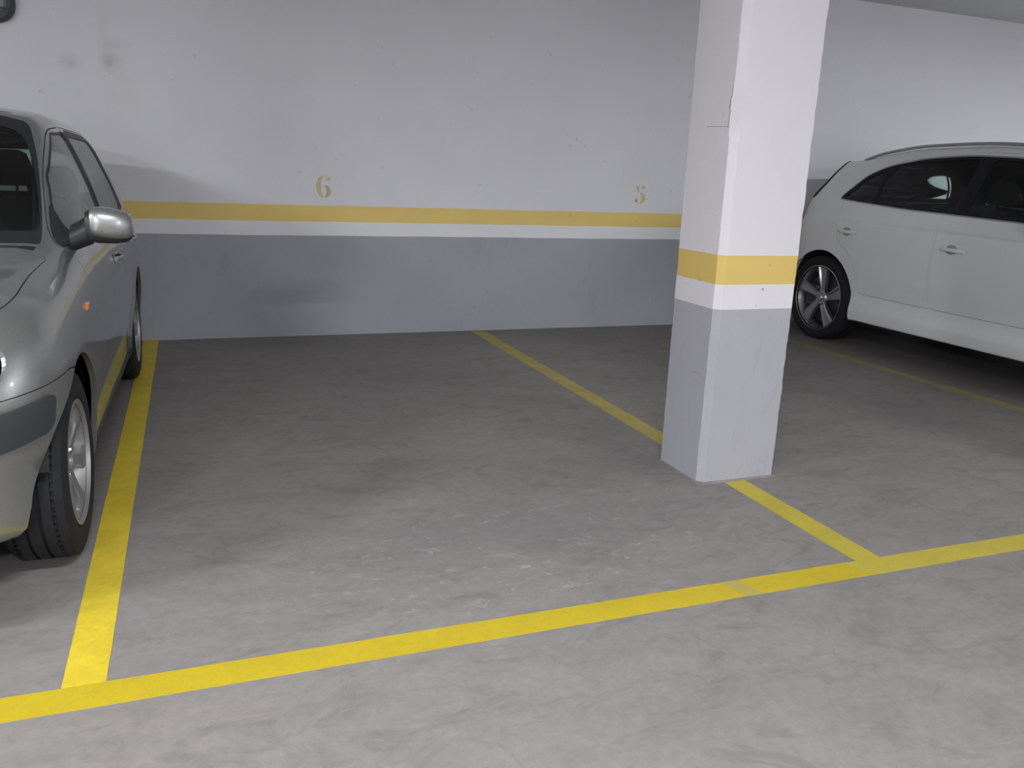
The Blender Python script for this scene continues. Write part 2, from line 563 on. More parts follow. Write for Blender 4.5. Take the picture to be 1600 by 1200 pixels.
def column_ring(z):
    ch = .030
    base = [(CX0, CY0 + ch, 0, 1), (CX0 + ch - .002, CY0, 1, 0), (CX1 - .006, CY0, 1, 0), (CX1, CY0 + .006, 0, 1), (CX1, CY1 - .006, 0, 1),
            (CX1 - .006, CY1, 1, 0), (CX0 + .006, CY1, 1, 0), (CX0, CY1 - .006, 0, 1)]
    pts = []
    for i, (x, y, ax, ay) in enumerate(base):
        d = .004 * noise.noise((i * 7.3, z * 9, 0)) + .0035 * noise.noise((i * 3.3, z * 38, 3))
        if i == 0:
            g = max(0, 1 - abs((z - 1.60) / .11))
            d += -.002 + .013 * min(1, g * 2.2) + (.006 * noise.noise((1, z * 90, 8)) if g > 0 else 0)
        if i in (2, 3):
            d += -abs(.006 * max(0, noise.noise((4, z * 14, 2)))) * (1 if i == 2 else -1)
        pts.append((x + d * ax * 1.0, y + d * ay, z))
    # intermediate points keep the faces flat
    out = []
    for i in range(len(pts)):
        a = Vector(pts[i]); b = Vector(pts[(i + 1) % len(pts)])
        out.append(tuple(a))
        if (b - a).length > .1:
            u_ = (b - a).normalized()
            out.append(tuple(a + u_ * .03)); out.append(tuple(b - u_ * .03))
    return out


def column_piece(name, z0, z1, mat, parent):
    n = max(2, int((z1 - z0) / .018))
    m = MB().loft([column_ring(z0 + (z1 - z0) * i / n) for i in range(n + 1)])
    return m.obj(name, mat, parent, smooth=25)


column = column_piece('column', ZT, CEIL, CWHITE, None)
tag(column, 'square concrete column painted white over grey with a yellow band', 'column', kind='structure')
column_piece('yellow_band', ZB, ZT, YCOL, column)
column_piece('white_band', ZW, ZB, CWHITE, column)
column_piece('grey_base', 0, ZW, CGREY, column)
# cracked plaster lip and formwork joint marks
m = MB()
pts = []
for i in range(16):
    z = 1.70 - i * .011
    pts.append((CX0 - .001, CY0 + .0345 + (.012 if i in (5, 6, 7, 8) else 0) * .5 + .004 * noise.noise((z * 60, 1, 1)) + i * .0006, z))
m.tube(pts, .0018, 5)
m.obj('plaster_crack', PLASTER, column)['label'] = 'thin dark crack along the column arris'
m = MB().tube([(CX0 - .0008, CY0 + .035, 1.537), (CX0 - .0008, CY0 + .11, 1.540), (CX0 - .0008, CY0 + .2, 1.543)], .0008, 4)
m.obj('joint_mark', PLASTER, column)
m = MB()
m.tube([(CX0 - .0005, CY0 + .04, .476), (CX0 - .0006, CY0 + .075, .487), (CX0 - .0004, CY0 + .12, .492)], .0013, 4)
m.obj('scratch', PLASTER, column)
MB().box(2.893, 2.902, CY0 - .0015, CY0 + .002, .868, .880, .001).obj('chip', PLASTER, column)
MB().box(2.87, 2.876, CY0 - .001, CY0 + .002, .800, .806, .0008).obj('chip', PLASTER, column)
# rough skim of mortar at the foot
m = MB()
r0 = column_ring(0.0)
cx, cy = (CX0 + CX1) / 2, (CY0 + CY1) / 2
out, inn = [], []
for i, p in enumerate(r0):
    e = .008 + .007 * noise.noise((p[0] * 9, p[1] * 9, 3)) + (.006 if p[1] < CY0 + .05 else 0)
    dx, dy = p[0] - cx, p[1] - cy
    sx = e * (1 if dx > .17 else (-1 if dx < -.17 else 0)); sy = e * (1 if dy > .14 else (-1 if dy < -.14 else 0))
    out.append((p[0] + sx, p[1] + sy, .0006)); inn.append((p[0] - .004 * (1 if dx > 0 else -1), p[1], .007))
n = len(r0)
m.add(out + inn, [(i, (i + 1) % n, n + (i + 1) % n, n + i) for i in range(n)])
m.obj('mortar_skirt', FLOOR, column)


# ------------------------------------------------------------------ stencilled bay numbers
def stencil(name, label, cx_, cz_, hgt, wid, polys):
    v, f = [], []
    y1 = D - .0012
    for poly in polys:
        b = len(v)
        k = len(poly)
        pts = [(cx_ + (px - .5) * wid, y1, cz_ + (pz - .5) * hgt) for px, pz in poly]
        v += pts + [(x, D + .001, z) for x, _, z in pts]
        f.append(tuple(range(b, b + k)))
        for i in range(k):
            f.append((b + i, b + k + i, b + k + (i + 1) % k, b + (i + 1) % k))
    o = mesh_obj(name, v, f, STENCIL, wall_back)
    o['label'] = label
    return o


def arc(cx_, cz_, rx, rz, a0, a1, n=14):
    return [(cx_ + rx * math.cos(math.radians(a0 + (a1 - a0) * i / n)), cz_ + rz * math.sin(math.radians(a0 + (a1 - a0) * i / n))) for i in range(n + 1)]


def crescent(cx_, cz_, rx, rz, ix, iz, irx, irz, a0, a1):
    return arc(cx_, cz_, rx, rz, a0, a1) + arc(ix, iz, irx, irz, a1, a0)


six = [
    crescent(.52, .50, .50, .50, .62, .50, .30, .46, 112, 250),
    arc(.80, .83, .12, .09, 0, 350, 12),
    crescent(.50, .29, .48, .29, .46, .29, .21, .24, -78, 78),
    [(.56, .965), (.74, .965), (.72, .935), (.58, .93)],
]
five = [
    [(.12, 1.0), (.36, .95), (.36, .66), (.30, .62), (.20, .78), (.12, .9)],
    arc(.74, .90, .17, .09, 0, 350, 12),
    crescent(.46, .31, .50, .32, .42, .31, .20, .26, -82, 84),
    arc(.20, .22, .16, .11, 0, 350, 12),
    crescent(.44, .31, .42, .30, .44, .33, .30, .26, 215, 262),
]
stencil('bay_number', 'stencilled figure 6 in faded yellow', 1.581, 1.161, .175, .118, six)
stencil('bay_number', 'stencilled figure 5 in faded yellow', 4.345, 1.176, .160, .118, five)

# ------------------------------------------------------------------ ceiling and fill lamps (out of frame) and a guessed lamp at the dark corner
for x, y, rz, wt, where in LAMPS:
    root = empty('ceiling_light', (x, y, CEIL), rz)
    tag(root, 'twin tube ceiling light ' + where, 'light')
    MB().box(-.66, .66, -.085, .085, -.07, 0, .006).obj('housing', LAMPW, root)
    for sy in (-.04, .04):
        MB().tube([(-.61, sy, -.095), (.61, sy, -.095)], .013, 12).obj('tube', TUBEM, root)
    for sx in (-.635, .635): MB().box(sx - .015, sx + .015, -.07, .07, -.12, -.07, .003).obj('lamp_holder', LAMPW, root)
    lamp_light(x, y, rz, wt, root)

root = empty('guessed_corner_lamp', (-.585, D, 2.275))
tag(root, 'dark unlit bulkhead lamp guessed for the dark corner above the silver car', 'light')
rings = []
for dy, sc in ((0, 1.0), (-.05, 1.0), (-.075, .9)):
    rings.append([(.20 * sc * (abs(math.cos(a)) ** .75) * (1 if math.cos(a) > 0 else -1), dy, .15 * sc * (abs(math.sin(a)) ** .75) * (1 if math.sin(a) > 0 else -1))
                  for a in [2 * PI * k / 36 for k in range(36)]])
MB().loft([r[::-1] for r in rings]).obj('casing', DARKBOX, root)
rings = [[(p[0] * .8, p[1] - .0, p[2] * .8) for p in rings[0]]]
g = [[(p[0] * s, -.075 - t, p[2] * s) for p in rings[0]] for s, t in ((1, 0), (.93, .03), (.7, .05), (.3, .06))]
MB().loft([r[::-1] for r in g]).obj('frosted_glass', FROST, root)
m = MB()
for zz in (-.06, 0, .06):
    m = MB().tube([(-.17, -.07, zz), (-.12, -.125, zz), (0, -.145, zz), (.12, -.125, zz), (.17, -.07, zz)], .005, 6)
    m.obj('guard_wire', DARKBOX, root)


# ================================================================== CAR BODY BUILDER
def pc(xs, ys):
    """monotone cubic through table values"""
    xs = np.array(xs, float); ys = np.array(ys, float)
    if len(xs) == 1: return lambda t: np.full_like(np.asarray(t, float), ys[0])
    h = np.diff(xs); dl = np.diff(ys) / h
    d = np.zeros_like(ys); d[0] = dl[0]; d[-1] = dl[-1]
    for i in range(1, len(xs) - 1):
        if dl[i - 1] * dl[i] > 0:
            w1 = 2 * h[i] + h[i - 1]; w2 = h[i] + 2 * h[i - 1]
            d[i] = (w1 + w2) / (w1 / dl[i - 1] + w2 / dl[i])

    def fn(t):
        t = np.clip(np.asarray(t, float), xs[0], xs[-1])
        k = np.clip(np.searchsorted(xs, t, side='right') - 1, 0, len(xs) - 2)
        hh = h[k]; s = (t - xs[k]) / hh
        return ((1 + 2 * s) * (1 - s) ** 2 * ys[k] + s * (1 - s) ** 2 * hh * d[k] + s * s * (3 - 2 * s) * ys[k + 1] + s * s * (s - 1) * hh * d[k + 1])
    return fn


VS = .11  # metres of domain height per row


class Body:
    def __init__(s, L, YC, YR, rows, flare=()):
        s.L, s.YC, s.YR = L, YC, YR
        s.K = len(rows)
        s.flare = flare
        s.rows = []
        for r in rows:
            g = lambda key: pc(*zip(*r[key])) if isinstance(r[key], list) else pc([0], [r[key]])
            s.rows.append((g('w'), g('z'), r['yf'], r['yr'], g('dy') if 'dy' in r else None, r.get('n', 2.7), r.get('nr', 2.7)))

    def S0(s, T, V):
        T = np.clip(np.asarray(T, float), 0, s.L); V = np.clip(np.asarray(V, float), 0, s.K - 1)
        X, Y, Z = [], [], []
        for (w_, z_, yf, yr, dy, n, nr) in s.rows:
            th = np.clip(T / s.YC, 0, 1) * PI / 2
            thr = np.clip((s.L - T) / s.YR, 0, 1) * PI / 2
            fx = np.maximum(np.sin(th), 1e-9) ** (2 / n) * np.maximum(np.sin(thr), 1e-9) ** (2 / nr)
            yfr = yf + (s.YC - yf) * (1 - np.maximum(np.cos(th), 0) ** (2 / n))
            yre = yr - (yr - (s.L - s.YR)) * (1 - np.maximum(np.cos(thr), 0) ** (2 / nr))
            y = np.where(T < s.YC, yfr, np.where(T > s.L - s.YR, yre, T))
            if dy is not None: y = y + dy(T)
            X.append(w_(T) * fx); Y.append(y); Z.append(z_(T))
        k = np.clip(np.floor(V).astype(int), 0, s.K - 2); t = V - k
        out = []
        for ax, A in enumerate((X, Y, Z)):
            A = np.array(A)
            dl = np.diff(A, axis=0)
            d = np.zeros_like(A)
            a, b = dl[:-1], dl[1:]
            same = a * b > 0
            d[1:-1] = np.where(same, 2 * a * b / np.where(same, a + b, 1), 0)
            d[0] = dl[0]; d[-1] = dl[-1] if ax == 0 else 0
            idx = np.arange(A.shape[1])
            p0, p1, m0, m1 = A[k, idx], A[k + 1, idx], d[k, idx], d[k + 1, idx]
            out.append((1 + 2 * t) * (1 - t) ** 2 * p0 + t * (1 - t) ** 2 * m0 + t * t * (3 - 2 * t) * p1 + t * t * (t - 1) * m1)
        return np.stack(out, -1)

    def S(s, T, V):
        """surface points and outward normals"""
        T = np.asarray(T, float); V = np.asarray(V, float)
        P = s.S0(T, V)
        e = 2e-3
        T0, T1 = np.clip(T - e, 0.0005, s.L), np.clip(T + e, 0, s.L - .0005)
        V0, V1 = np.clip(V - .02, 0, s.K - 1), np.clip(V + .02, 0, s.K - 1)
        N = np.cross(s.S0(T1, V) - s.S0(T0, V), s.S0(T, V1) - s.S0(T, V0))
        ln = np.linalg.norm(N, axis=-1, keepdims=True)
        N = np.where(ln > 1e-10, N / np.maximum(ln, 1e-10), np.array([0, 0, 1.0]))
        on_c = (T < 1e-4) | (T > s.L - 1e-4) | (V > s.K - 1 - 1e-4)
        N[on_c, 0] = 0
        N /= np.maximum(np.linalg.norm(N, axis=-1, keepdims=True), 1e-9)
        for (yc, zc, R, amt, wd) in s.flare:
            r = np.hypot(P[:, 1] - yc, P[:, 2] - zc)
            a = amt * np.exp(-np.maximum(r - R, 0) ** 2 / wd ** 2) * (P[:, 2] < zc + R + .2) * (P[:, 2] > .1)
            P = P + N * a[:, None]
        return P, N

    def inv(s, pts, axes, T0, T1, V0, V1):
        """domain points whose projection on two axes is pts"""
        res = []
        gT, gV = np.meshgrid(np.linspace(T0, T1, 140), np.linspace(V0, V1, 90))
        G = s.S0(gT.ravel(), gV.ravel())[:, axes]
        for p in pts:
            i = np.argmin(((G - p) ** 2).sum(1)); t, v = gT.ravel()[i], gV.ravel()[i]
            st, sv = (T1 - T0) / 139, (V1 - V0) / 89
            for _ in range(4):
                a, b = np.meshgrid(np.linspace(t - st, t + st, 9), np.linspace(v - sv, v + sv, 9))
                a = a.ravel(); b = b.ravel()
                q = s.S0(a, b)[:, axes]
                i = np.argmin(((q - p) ** 2).sum(1)); t, v = a[i], b[i]
                st /= 3.5; sv /= 3.5
            res.append((t, v * VS))
        return res


def dense(poly, step=.03):
    out = []
    for i in range(len(poly)):
        a = np.array(poly[i]); b = np.array(poly[(i + 1) % len(poly)])
        n = max(1, int(np.linalg.norm(b - a) / step))
        for k in range(n): out.append(tuple(a + (b - a) * k / n))
    return out


def rounded(poly, r, n=5):
    out = []
    N = len(poly)
    for i in range(N):
        rr = r[i] if isinstance(r, (list, tuple)) else r
        p = np.array(poly[i], float); a = np.array(poly[i - 1], float); b = np.array(poly[(i + 1) % N], float)
        la, lb = np.linalg.norm(a - p), np.linalg.norm(b - p)
        q = min(rr, la * .45, lb * .45)
        if q < 1e-4: out.append(tuple(p)); continue
        p0 = p + (a - p) / la * q; p1 = p + (b - p) / lb * q
        for k in range(n + 1):
            t = k / n
            out.append(tuple((1 - t) ** 2 * p0 + 2 * t * (1 - t) * p + t * t * p1))
    return out


def area2(P):
    P = np.array(P); x, y = P[:, 0], P[:, 1]
    return (x * np.roll(y, -1) - np.roll(x, -1) * y).sum()


def shrink(poly, d):
    """inset (d>0) or outset (d<0) a closed polyline"""
    P = np.array(poly, float)
    keep = [0]
    for i in range(1, len(P)):
        if np.linalg.norm(P[i] - P[keep[-1]]) > 1e-5: keep.append(i)
    P = P[keep]
    sg = 1 if area2(P) > 0 else -1
    e = np.roll(P, -1, 0) - P
    e /= np.maximum(np.linalg.norm(e, axis=1, keepdims=True), 1e-9)
    nrm = np.stack([-e[:, 1], e[:, 0]], 1) * sg
    out = []
    for i in range(len(P)):
        n0, n1 = nrm[i - 1], nrm[i]
        m_ = n0 + n1
        m_ /= max(np.dot(m_, m_) / 2, .35)
        out.append(tuple(P[i] + m_ * d))
    return out


def inside(P, poly):
    poly = np.array(poly); x, y = P[:, 0], P[:, 1]
    res = np.zeros(len(P), bool)
    j = len(poly) - 1
    for i in range(len(poly)):
        xi, yi = poly[i]; xj, yj = poly[j]
        c = ((yi > y) != (yj > y))
        with np.errstate(divide='ignore', invalid='ignore'):
            xx = (xj - xi) * (y - yi) / ((yj - yi) if yj != yi else 1e-12) + xi
        res ^= c & (x < xx)
        j = i
    return res


def build_body(B, regions, root, step=.035):
    """regions: (name, poly in domain units, mat, offset, depth, mode, parent key). Later ones win; name None cuts a hole."""
    L, H = B.L, (B.K - 1) * VS
    nT = int(L / step)
    Ts = np.linspace(0, L, nT + 1)
    Vs = np.linspace(0, H, (B.K - 1) * 4 + 1)
    gT, gV = np.meshgrid(Ts, Vs)
    G = np.stack([gT.ravel(), gV.ravel()], 1)
    # clip polygons to the domain, collect constraint segments
    segs = []
    for r in regions:
        P = [(min(max(a, 0), L), min(max(b, 0), H)) for a, b in dense(r[1], .03)]
        Q = [P[0]]
        for p in P[1:]:
            if abs(p[0] - Q[-1][0]) + abs(p[1] - Q[-1][1]) > 1e-5: Q.append(p)
        segs.append(Q)
    border = (G[:, 0] < 1e-6) | (G[:, 0] > L - 1e-6) | (G[:, 1] < 1e-6) | (G[:, 1] > H - 1e-6)
    keep = np.ones(len(G), bool)
    for Q in segs:
        A = np.array(Q); Bq = np.roll(A, -1, 0); dlt = Bq - A
        ln2 = np.maximum((dlt ** 2).sum(1), 1e-12)
        for a, dd, l2 in zip(A, dlt, ln2):
            t = np.clip(((G - a) @ dd) / l2, 0, 1)
            dist = np.hypot(*(G - (a + t[:, None] * dd)).T)
            keep &= (dist > .009) | border
    G = G[keep]
    verts = [Vector((float(a), float(b))) for a, b in G]
    edges = []
    for Q in segs:
        b0 = len(verts)
        verts += [Vector(p) for p in Q]
        n_ = len(Q)
        edges += [(b0 + i, b0 + (i + 1) % n_) for i in range(n_)]
    cv, ce, cf, *_ = delaunay_2d_cdt(verts, edges, [], 0, 1e-5)
    CV = np.array([(p.x, p.y) for p in cv])
    CF = np.array([tuple(f) for f in cf if len(f) == 3])
    cen = CV[CF].mean(1)
    a_, b_, c_ = CV[CF[:, 0]], CV[CF[:, 1]], CV[CF[:, 2]]
    ar = (b_[:, 0] - a_[:, 0]) * (c_[:, 1] - a_[:, 1]) - (b_[:, 1] - a_[:, 1]) * (c_[:, 0] - a_[:, 0])
    CF = np.where(ar[:, None] < 0, CF[:, ::-1], CF)
    ok = np.abs(ar) > 1e-9
    CF, cen = CF[ok], cen[ok]
    lab = np.full(len(CF), -1)
    for i, r in enumerate(regions):
        lab[inside(cen, r[1])] = i
    P, N = B.S(CV[:, 0], CV[:, 1] / VS)
    made = {}
    names = sorted(set(lab.tolist()))
    on_mirror = (CV[:, 0] < 1e-5) | (CV[:, 0] > L - 1e-5) | (CV[:, 1] > H - 1e-5)

    def emit(name, sel, mat, off, depth, mirror, both):
        F = CF[sel]
        used = np.unique(F)
        mp = {u: i for i, u in enumerate(used.tolist())}
        V_ = (P[used] - N[used] * off)
        N_ = N[used].copy()
        F_ = [[mp[i] for i in f] for f in F.tolist()]
        vs, ns, fs = V_.tolist(), N_.tolist(), F_
        if depth:
            cnt = {}
            for f in F.tolist():
                for i in range(3):
                    e = (f[i], f[(i + 1) % 3])
                    cnt[e] = 1
            be = [e for e in cnt if (e[1], e[0]) not in cnt and not (on_mirror[e[0]] and on_mirror[e[1]])]
            for a, b in be:
                pa, pb = P[a] - N[a] * off, P[b] - N[b] * off
                qa, qb = P[a] - N[a] * (off + depth), P[b] - N[b] * (off + depth)
                nn = np.cross(pb - pa, -N[a]); nn = nn / max(np.linalg.norm(nn), 1e-9)
                k = len(vs)
                vs += [pa.tolist(), pb.tolist(), qb.tolist(), qa.tolist()]
                ns += [(-nn).tolist()] * 4
                fs.append([k + 1, k, k + 3, k + 2])
        def flip(vs, ns, fs):
            return [[-v[0], v[1], v[2]] for v in vs], [[-n[0], n[1], n[2]] for n in ns], [f[::-1] for f in fs]
        if both:
            v2, n2, f2 = flip(vs, ns, fs)
            k = len(vs)
            vs = vs + v2; ns = ns + n2; fs = fs + [[i + k for i in f] for f in f2]
        elif mirror:
            vs, ns, fs = flip(vs, ns, fs)
        return mesh_obj(name, vs, fs, mat, None, normals=ns)

    groups = {}
    for i in names:
        if i < 0: key = ('body', None, 'both')
        else:
            if regions[i][0] is None: continue
            key = (regions[i][0], regions[i][6] if len(regions[i]) > 6 else None, regions[i][5])
        groups.setdefault(key, []).append(i)
    for (name, par, mode), ids in groups.items():
        sel = np.isin(lab, ids)
        if ids[0] < 0: mat, off, depth = B.paint, 0, .02
        else: mat, off, depth = regions[ids[0]][2:5]
        if mode == 'both':
            made[(name, 0, par)] = (emit(name, sel, mat, off, depth, False, True), par)
        else:
            made[(name, 1, par)] = (emit(name, sel, mat, off, depth, False, False), par)
            made[(name, -1, par)] = (emit(name, sel, mat, off, depth, True, False), par)
    objs = {}
    for (name, sd, _p), (o, par) in made.items():
        if par is None: o.parent = root
        else: o.parent = (made.get((par, sd, None)) or made.get((par, 0, None)))[0]
        objs[(name, sd)] = o
    # dark lining just inside the cabin skin, open at the windows
    lined = lab == -1
    for i, r in enumerate(regions):
        if r[0] and r[2] not in (GLASS, GLASSW, GLASSG, LAMPG, BLACKP, BLACKM): lined |= lab == i
    F = CF[lined]
    tt = CV[F].mean(1)
    F = F[(tt[:, 0] > B.cab0) & (tt[:, 0] < B.cab1)]
    used = np.unique(F); mp = {u: i for i, u in enumerate(used.tolist())}
    V_ = (P[used] - N[used] * .045).tolist()
    F_ = [[mp[i] for i in f][::-1] for f in F.tolist()]
    k = len(V_)
    V2 = [[-v[0], v[1], v[2]] for v in V_]
    F2 = [[i + k for i in f][::-1] for f in F_]
    mesh_obj('interior_lining', V_ + V2, F_ + F2, TRIM, root, smooth=60)
    return objs


# ------------------------------------------------------------------ wheels
def make_wheel(parent, loc, side, R, W, rimR, style, steer=0.0):
    """side +1: outer face towards +x"""
    wh = empty('wheel', loc, steer, parent)
    hw = W / 2
    half = [(0, R - .002)]
    def tread(x0, x1): return [(x0, R - .002 - .010), (x0 + .004, R - .002)]
    prof = []
    grooves = [-.32, -.11, .11, .32]
    xs = [-hw * .80]
    prof.append((-hw * .80, R - .004))
    for g_ in grooves:
        gx = g_ * W
        prof += [(gx - .0055, R), (gx - .004, R - .008), (gx + .004, R - .008), (gx + .0055, R)]
    prof.append((hw * .80, R - .004))
    prof += [(hw * .92, R - .014), (hw * .99, R - .035), (hw * 1.03, (R + rimR) / 2 + .005), (hw * .99, rimR + .018), (hw * .90, rimR + .006), (hw * .86, rimR - .010),
             (hw * .5, rimR - .012), (-hw * .5, rimR - .012), (-hw * .86, rimR - .010), (-hw * .90, rimR + .006), (-hw * 1.03, (R + rimR) / 2), (-hw * .99, R - .035), (-hw * .92, R - .014)]
    m = MB().lathe_x(prof[::-1], 96)
    # sipes: slanted shoulder blocks
    nb = 72
    for k in range(nb):
        a = 2 * PI * k / nb
        for sg in (-1, 1):
            x0, x1 = sg * hw * .60, sg * hw * .93
            da = .032
            r0, r1 = R + .0015, R - .014
            q = []
            for x, r, aa in ((x0, r0, a), (x0, r0, a + da), (x1, r1, a + da + .02), (x1, r1, a + .02)):
                q.append((x, r * math.cos(aa), r * math.sin(aa)))
            q2 = [(x, y * (1 - .012 / R), z * (1 - .012 / R)) for x, y, z in q]
            f = [(0, 1, 2, 3), (4, 7, 6, 5), (0, 4, 5, 1), (1, 5, 6, 2), (2, 6, 7, 3), (3, 7, 4, 0)]
            m.add(q + q2, f)
    m.obj('tyre', RUBBER, wh, 30)
    mat = ALLOY if style == 'seven' else ALLOYD
    xo = side * hw * (.92 if style == 'seven' else .84)
    m = MB()
    lip = rimR + .006
    pr = [(xo + side * .006, lip), (xo + side * .008, lip - .007), (xo - side * .004, lip - .014), (xo - side * .03, lip - .03), (xo - side * .09, lip - .045),
          (-xo, lip - .03), (-xo - side * .006, lip), (-xo, lip + .002), (-xo * .5, lip - .026), (xo * .5, lip - .020), (xo - side * .004, lip - .002)]
    m.lathe_x(pr if side > 0 else pr[::-1], 80)
    ns = 7 if style == 'seven' else 5
    hub = .048 if style == 'seven' else .052
    rr_ = np.linspace(hub * .7, lip - .012, 9)
    for k in range(ns):
        a0 = 2 * PI * k / ns + (PI / 2 if style == 'seven' else PI / 2 + .16)
        rings = []
        for j, r in enumerate(rr_):
            t = j / 8
            if style == 'seven':
                wd = (.027 - .006 * math.sin(t * PI) + .026 * max(0, t - .6) / .4)
                dep = -.030 + .024 * t ** .8
                tw = 0
            else:
                wd = .027 + .038 * t ** 1.5
                dep = -.034 + .032 * t ** .7
                tw = -.26 * t * (1 - t * .35)
            aa = a0 + tw
            u_ = np.array([math.cos(aa), math.sin(aa)]); vv = np.array([-math.sin(aa), math.cos(aa)])
            ring = []
            if style == 'seven':
                cs = [(-1, -.030), (-1, -.006), (-.7, 0), (.7, 0), (1, -.006), (1, -.030)]
            else:
                cs = [(-1, -.034), (-1, -.004), (-.62, .002), (-.42, -.010), (.55, -.012), (1, -.006), (1, -.034)]
            for s_, d_ in cs:
                p = u_ * r + vv * wd * s_
                ring.append((xo + side * (dep + d_), p[0], p[1]))
            rings.append(ring if side < 0 else ring[::-1])
        m.loft(rings)
    hb = [(xo - side * .075, hub * 1.25), (xo - side * .036, hub * 1.25), (xo - side * .026, hub * 1.05), (xo - side * .024, .031), (xo - side * .024, .0005), (xo - side * .075, .0005)]
    m.lathe_x(hb if side > 0 else hb[::-1], 32)
    m.obj('rim', mat, wh, 32)
    cp = [(xo - side * .030, .030), (xo - side * .018, .029), (xo - side * .012, .022), (xo - side * .011, .0005), (xo - side * .030, .0005)]
    MB().lathe_x(cp if side > 0 else cp[::-1], 28).obj('hub_cap', mat, wh, 35)
    for k in range(5 if style != 'seven' else 4):
        a = 2 * PI * (k + .5) / (5 if style != 'seven' else 4)
        m = MB().lathe_x([(xo - side * .035, .0095), (xo - side * .020, .0085), (xo - side * .017, .0005)][::(1 if side > 0 else -1)], 6, (0, math.cos(a) * hub * .95, math.sin(a) * hub * .95), closed=False)
        m.obj('wheel_bolt', CHROME, wh, 30)
    br = rimR * .78
    dp = [(xo - side * .085, br), (xo - side * .098, br), (xo - side * .098, .04), (xo - side * .085, .04)]
    MB().lathe_x(dp if side > 0 else dp[::-1], 48).obj('brake_disc', STEEL, wh, 35)
    MB().box(*(sorted((xo - side * .055, xo - side * .12))), br * .35, br * .98, -br * .35, br * .45, .008).obj('brake_caliper', STEEL, wh)
    return wh


def wheel_liner(root, yc, zc, R, xin, xout, side, a0=-.3, a1=PI + .3):
    """felt arch liner, an open half drum with an inner wall"""
    n = 22
    v, f = [], []
    for i in range(n + 1):
        a = a0 + (a1 - a0) * i / n
        y, z = yc + R * math.cos(a), zc + R * math.sin(a)
        v += [(side * xin, y, z), (side * xout, y, z)]
    for i in range(n):
        a = 2 * i
        f.append((a, a + 1, a + 3, a + 2) if side > 0 else (a, a + 2, a + 3, a + 1))
    c = len(v); v.append((side * xin, yc, zc - .1))
    for i in range(n): f.append((c, 2 * i, 2 * i + 2) if side > 0 else (c, 2 * i + 2, 2 * i))
    mesh_obj('wheel_arch_liner', v, f, LINER, root, smooth=50)


def seat(root, x, y, z, h=.62, w_=.50, headrest=True, name='front_seat'):
    m = MB()
    m.box(x - w_ / 2, x + w_ / 2, y - .28, y + .24, z, z + .15, .035)
    rings = []
    for t, ww, th in ((0, w_ * .94, .13), (.35, w_, .14), (.7, w_ * .92, .11), (.93, w_ * .76, .09), (1, w_ * .6, .06)):
        yy = y + .22 + .18 * t; zz = z + .12 + h * t
        ring = []
        for k in range(16):
            a = 2 * PI * k / 16
            ca, sa = math.cos(a), math.sin(a)
            ring.append((x + ww / 2 * math.copysign(abs(ca) ** .6, ca), yy + th / 2 * math.copysign(abs(sa) ** .7, sa), zz))
        rings.append(ring)
    m.loft(rings)
    s = m.obj(name, SEATM, root, 50)
    if headrest:
        mm = MB()
        yy, zz = y + .22 + .185, z + .12 + h + .045
        rings = []
        for t, ww, th in ((0, .20, .07), (.06, .26, .10), (.5, .27, .11), (.9, .23, .09), (1, .16, .05)):
            rings.append([(x + ww / 2 * math.copysign(abs(math.cos(a)) ** .6, math.cos(a)), yy + th / 2 * math.copysign(abs(math.sin(a)) ** .7, math.sin(a)), zz + .17 * t)
                          for a in [2 * PI * k / 16 for k in range(16)]])
        mm.loft(rings)
        for sx in (-.06, .06): mm.tube([(x + sx, yy - .01, zz - .08), (x + sx, yy, zz + .03)], .006, 8)
        mm.obj('headrest', SEATM, s, 50)
    return s


def steering_wheel(root, x, y, z):
    m = MB()
    c = Vector((x, y, z)); n = Vector((0, .88, .45)).normalized()
    a1 = Vector((1, 0, 0)); a2 = n.cross(a1)
    m.tube([c + a1 * .185 * math.cos(a) + a2 * .185 * math.sin(a) for a in [2 * PI * k / 28 for k in range(28)]], .014, 8, closed=True)
    for a in (0, PI, PI * 1.5):
        m.tube([c - n * .02, c + a1 * .18 * math.cos(a) + a2 * .18 * math.sin(a)], .014, 6)
    m.tube([c + n * .005, c - n * .3], .05, 12)
    m.obj('steering_wheel', BLACKP, root, 50)


